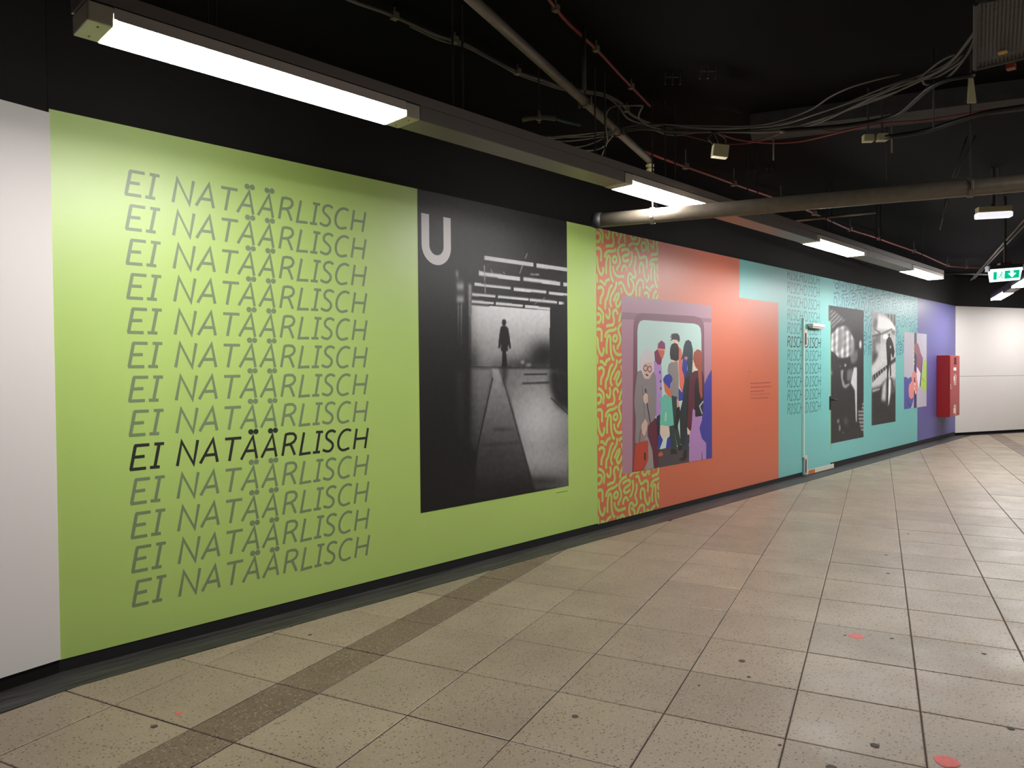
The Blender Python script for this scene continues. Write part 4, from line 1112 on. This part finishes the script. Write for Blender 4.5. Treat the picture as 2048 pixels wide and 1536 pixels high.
# tall dark rods that stop in mid air
for px, y0, y1, l in ((1773, 250, 360, 'dark drop rod hanging above the fat pipe'), (1867, 215, 262, 'bent dark rod hanging left of the small lamp')):
    a = Vector(atz(px, y1, 2.95)); pipe('drop_rod', l, [(a.x, a.y, CEIL), tuple(a)], .005, M['darksteel'], 8, 'rod')
wg = 'slack wires right of centre under the ceiling'
for (p0, p1, l) in (((1934, 274), (1905, 355), 'left slack wire of the V pair above the fat pipe'), ((1951, 271), (1911, 355), 'right slack wire of the V pair above the fat pipe'),
                    ((1892, 388), (1886, 440), 'slack wire below the fat pipe, left of the small lamp'), ((1899, 386), (1880, 460), 'slack wire crossing its neighbour below the fat pipe')):
    a, b = Vector(atz(*p0, 3.3)), Vector(atz(*p1, 2.95)); pipe('slack_wire', l, [a, b], .006, M['cable'], 6, 'wire', wg)
# scraps
o = MB(); a = Vector(atz(1437, 208, 3.3)); o.add([a + Vector((-.12, -.02, -.06)), a + Vector((.14, -.1, -.05)), a + Vector((.05, -.02, .06)), a + Vector((-.12, -.02, -.063)), a + Vector((.14, -.1, -.053)), a + Vector((.05, -.02, .057))], [(0, 1, 2), (5, 4, 3), (0, 3, 4, 1), (1, 4, 5, 2), (2, 5, 3, 0)])
tag(o.build('torn_scrap', M['darksteel']), 'torn grey scrap hanging under the ceiling above the bundle', 'scrap')
a = Vector(atz(1943, 152, 3.15)); b = Vector(atz(1945, 205, 2.95))
s1 = Vector((.007, -.007, 0)); s2 = Vector((.016, -.016, 0))
o = MB().hex8([b - s2, b + s2, b + s2 + Vector((.01, .01, 0)), b - s2 + Vector((.01, .01, 0))], [a - s1, a + s1, a + s1 + Vector((.01, .01, 0)), a - s1 + Vector((.01, .01, 0))])
tag(o.build('hanging_tag', M['ivory']), 'pale yellow tapering tag hanging in front of the concrete beam', 'tag')
# small bracket pairs fixed to the ceiling
for i, (px, py) in enumerate(((1415, 148), (1345, 160), (1505, 345), (1538, 342))):
    o = MB(); c = Vector(atz(px, py, 3.40)); dv = Vector((.7, -.7, 0))
    for k in (-1, 0, 1):
        q = c + dv * .05 * k; o.tube([(q.x, q.y, CEIL), (q.x, q.y, 3.37)], .007, 6)
    o.tube([c - dv * .06 + Vector((0, 0, .02)), c + dv * .06 + Vector((0, 0, .02))], .005, 6)
    tag(o.build('ceiling_bracket', M['darksteel']), ['three-pronged bracket on the ceiling above the bundle, right one', 'three-pronged bracket on the ceiling above the bundle, left one',
        'three-pronged bracket past the junction box, left one', 'three-pronged bracket past the junction box, right one'][i], 'bracket', 'small ceiling brackets')

# ================================================================== BEAM, PERFORATED PANEL
bm0 = Vector(atz(1500, 262, 3.32)); bm1 = Vector(atz(2048, 196, 3.32)); dd = (bm1 - bm0).normalized()
p0 = bm0 - dd * .0; p1 = bm1 + dd * 2.5
bmo = MB().slab(p1.x, p1.y, p0.x, p0.y, -.30, 3.32, CEIL).build('ceiling_beam', M['concrete'])
tag(bmo, 'rough concrete beam end above the cables at right', 'beam'); bmo['kind'] = 'structure'; bmo.name = 'trim_2'
# perforated steel panel, top right corner
pc0 = np.array(atz(1952, 8, 3.2)); pc1 = np.array(atz(1950, 138, 3.2)); pc2 = np.array(atz(2075, 108, 3.2)); pc3 = np.array(atz(2085, -12, 3.2))
perf = MB(); nu, nv = 16, 26
def bil(u, v): return tuple(pc0 * (1 - u) * (1 - v) + pc3 * u * (1 - v) + pc2 * u * v + pc1 * (1 - u) * v)
hu = .34
for i in range(nu):
    for j in range(nv):
        u0, u1, v0, v1 = i / nu, (i + 1) / nu, j / nv, (j + 1) / nv
        um, vm = (u0 + u1) / 2, (v0 + v1) / 2; a, b = (u1 - u0) * hu / 2, (v1 - v0) * hu
        O = [bil(u0, v0), bil(u1, v0), bil(u1, v1), bil(u0, v1)]; I = [bil(um - a, vm - b), bil(um + a, vm - b), bil(um + a, vm + b), bil(um - a, vm + b)]
        perf.add(O + I, [(0, 1, 5, 4), (1, 2, 6, 5), (2, 3, 7, 6), (3, 0, 4, 7)])
po = empty('perforated_panel', tuple((pc0 + pc2) / 2)); tag(po, 'dark perforated steel panel hanging in the top right corner', 'panel')
perf.build('plate', M['perf'], po)
up = Vector((0, 0, .1))
MB().hex8([Vector(pc0) + up * .3, Vector(pc3) + up * .3, Vector(pc2) + up * .3, Vector(pc1) + up * .3], [Vector(pc0) + up, Vector(pc3) + up, Vector(pc2) + up, Vector(pc1) + up]).build('backing', M['cable_dark'], po)
fm = MB()
for a, b in ((pc0, pc1), (pc1, pc2)): fm.tube([Vector(a), Vector(b)], .012, 6)
fm.build('rim', M['darksteel'], po)
yb = Vector(atz(2005, 104, 3.19)); MB().box(yb.x - .02, yb.x + .02, yb.y - .02, yb.y + .02, yb.z - .006, yb.z).build('paint_splash', M['yellowpaint'], po)
ob = Vector(atz(2022, 134, 3.13)); tag(MB().box(ob.x - .025, ob.x + .025, ob.y - .02, ob.y + .02, ob.z - .012, ob.z + .015).build('orange_block', mat('orange_plastic', (120, 46, 30), .5)), 'small orange plastic block at the right frame edge under the panel', 'block')

# ================================================================== SMALL LAMP AND EXIT SIGN
def face_box(mb, c, hw, hd, z0, z1, yaw):
    cs, sn = math.cos(yaw), math.sin(yaw)
    q = [(-hw, -hd), (hw, -hd), (hw, hd), (-hw, hd)]
    f = [(c[0] + a * cs - b * sn, c[1] + a * sn + b * cs) for a, b in q]
    return mb.hex8([(a, b, z0) for a, b in f], [(a, b, z1) for a, b in f])
sy = math.radians(-46)                              # plate across the view, left end a little nearer
SD = 7.2
sl = Vector(at(1987, 425, SD)); DW = 64 / FPX * SD / 2
lampS = empty('emergency_light', tuple(sl)); tag(lampS, 'small lit emergency lamp hanging on a stem at right', 'lamp')
yw = math.radians(-60)
face_box(MB(), sl, DW * .93, .05, sl.z + .0, sl.z + .055, yw).build('body', M['ivory'], lampS, bevel=.004)
face_box(MB(), sl, DW, .045, sl.z - .055, sl.z - .001, yw).build('lens', M['led'], lampS, bevel=.012)
MB().tube([(sl.x - .02, sl.y, sl.z + .055), (sl.x - .02, sl.y, CEIL)], .016, 8).build('stem', M['darksteel'], lampS)
face_box(MB(), (sl.x - .05, sl.y), .07, .04, sl.z + .62, sl.z + .66, yw).build('bracket', M['housing'], lampS)
wp = [at(x, y, SD - .05) for x, y in ((2009, 408), (2006, 392), (2000, 372), (1997, 340), (1988, 315), (1984, 298), (1996, 270), (2018, 228), (2030, 200))]
MB().tube(smooth_path(wp, 4), .008, 6).build('wire', M['cable'], lampS, smooth=True)

ED = 8.4
ec = Vector(at(2010, 547, ED)); ey = math.radians(-45.0 - 3)
sign = empty('exit_sign', tuple(ec)); tag(sign, 'lit green and white exit sign hanging at the right frame edge', 'sign')
k = ED / FPX
def sg(px, py, off=0.0):
    """point of the sign plane from its own face coordinates in pixels about (2010, 547)"""
    a = (px - 2010) * k / math.cos(math.radians(0)); z = ec.z - (py - 547) * k + (-(px - 2010) * k) * (-0.035)
    return (ec.x + a * math.cos(ey) + off * math.sin(ey), ec.y + a * math.sin(ey) - off * math.cos(ey), z)
def splate(pts, d0, d1, name, m, par=sign):
    n = len(pts); mb = MB()
    mb.add([sg(x, y, d1) for x, y in pts] + [sg(x, y, d0) for x, y in pts], [tuple(range(n)), tuple(reversed(range(n, 2 * n)))] + [(i, n + i, n + (i + 1) % n, (i + 1) % n) for i in range(n)])
    return mb.build(name, m, par)
fc = splate([(1978, 538), (2042, 536), (2037, 561), (1982, 563)], -.02, .02, 'face', M['sign'])
splate([(1977, 531), (2042, 529), (2042, 536), (1977, 538)], -.03, .03, 'housing', M['darksteel'])
for x in (1976, 2043): splate([(x - 1.5, 531), (x + 1.5, 531), (x + 1.5, 542), (x - 1.5, 542)], -.035, .035, 'end_bracket', M['acrylic'])
splate([(1985.5, 543.5), (1992, 543.5), (1991.5, 559), (1985, 559)], .02, .022, 'door_symbol', M['sign_green'], fc)
splate([(2007.5, 542), (2036, 541), (2035, 556.5), (2006.5, 558)], .02, .022, 'arrow_field', M['sign_green'], fc)
splate([(2018, 542.5), (2024, 542.5), (2024, 547), (2029.5, 547), (2021.3, 555.5), (2013.5, 547.5), (2018, 547.5)], .022, .024, 'arrow', M['sign_white'], fc)
rn = [[(1993, 555.5), (1996.5, 554.5), (1998.5, 551)], [(1998, 552), (2001, 548)], [(1999, 551), (2002, 554), (2003, 557)], [(1998.5, 548.5), (2001, 547.5), (2002.5, 549.5)]]
mb = MB()
for s_ in rn: mb.tube([sg(x, y, .021) for x, y in s_], .0045, 6)
mb.tube([sg(2001.5, 545.2, .02), sg(2001.5, 545.2, .023)], .008, 10)
mb.build('running_figure', M['sign_green'], fc)
MB().tube([(ec.x, ec.y, ec.z + .095), (ec.x, ec.y, CEIL)], .014, 8).build('stem', M['darksteel'], sign)
splate([(1998, 526), (2020, 525), (2020, 529), (1998, 530)], -.03, .03, 'mount', M['darksteel'])
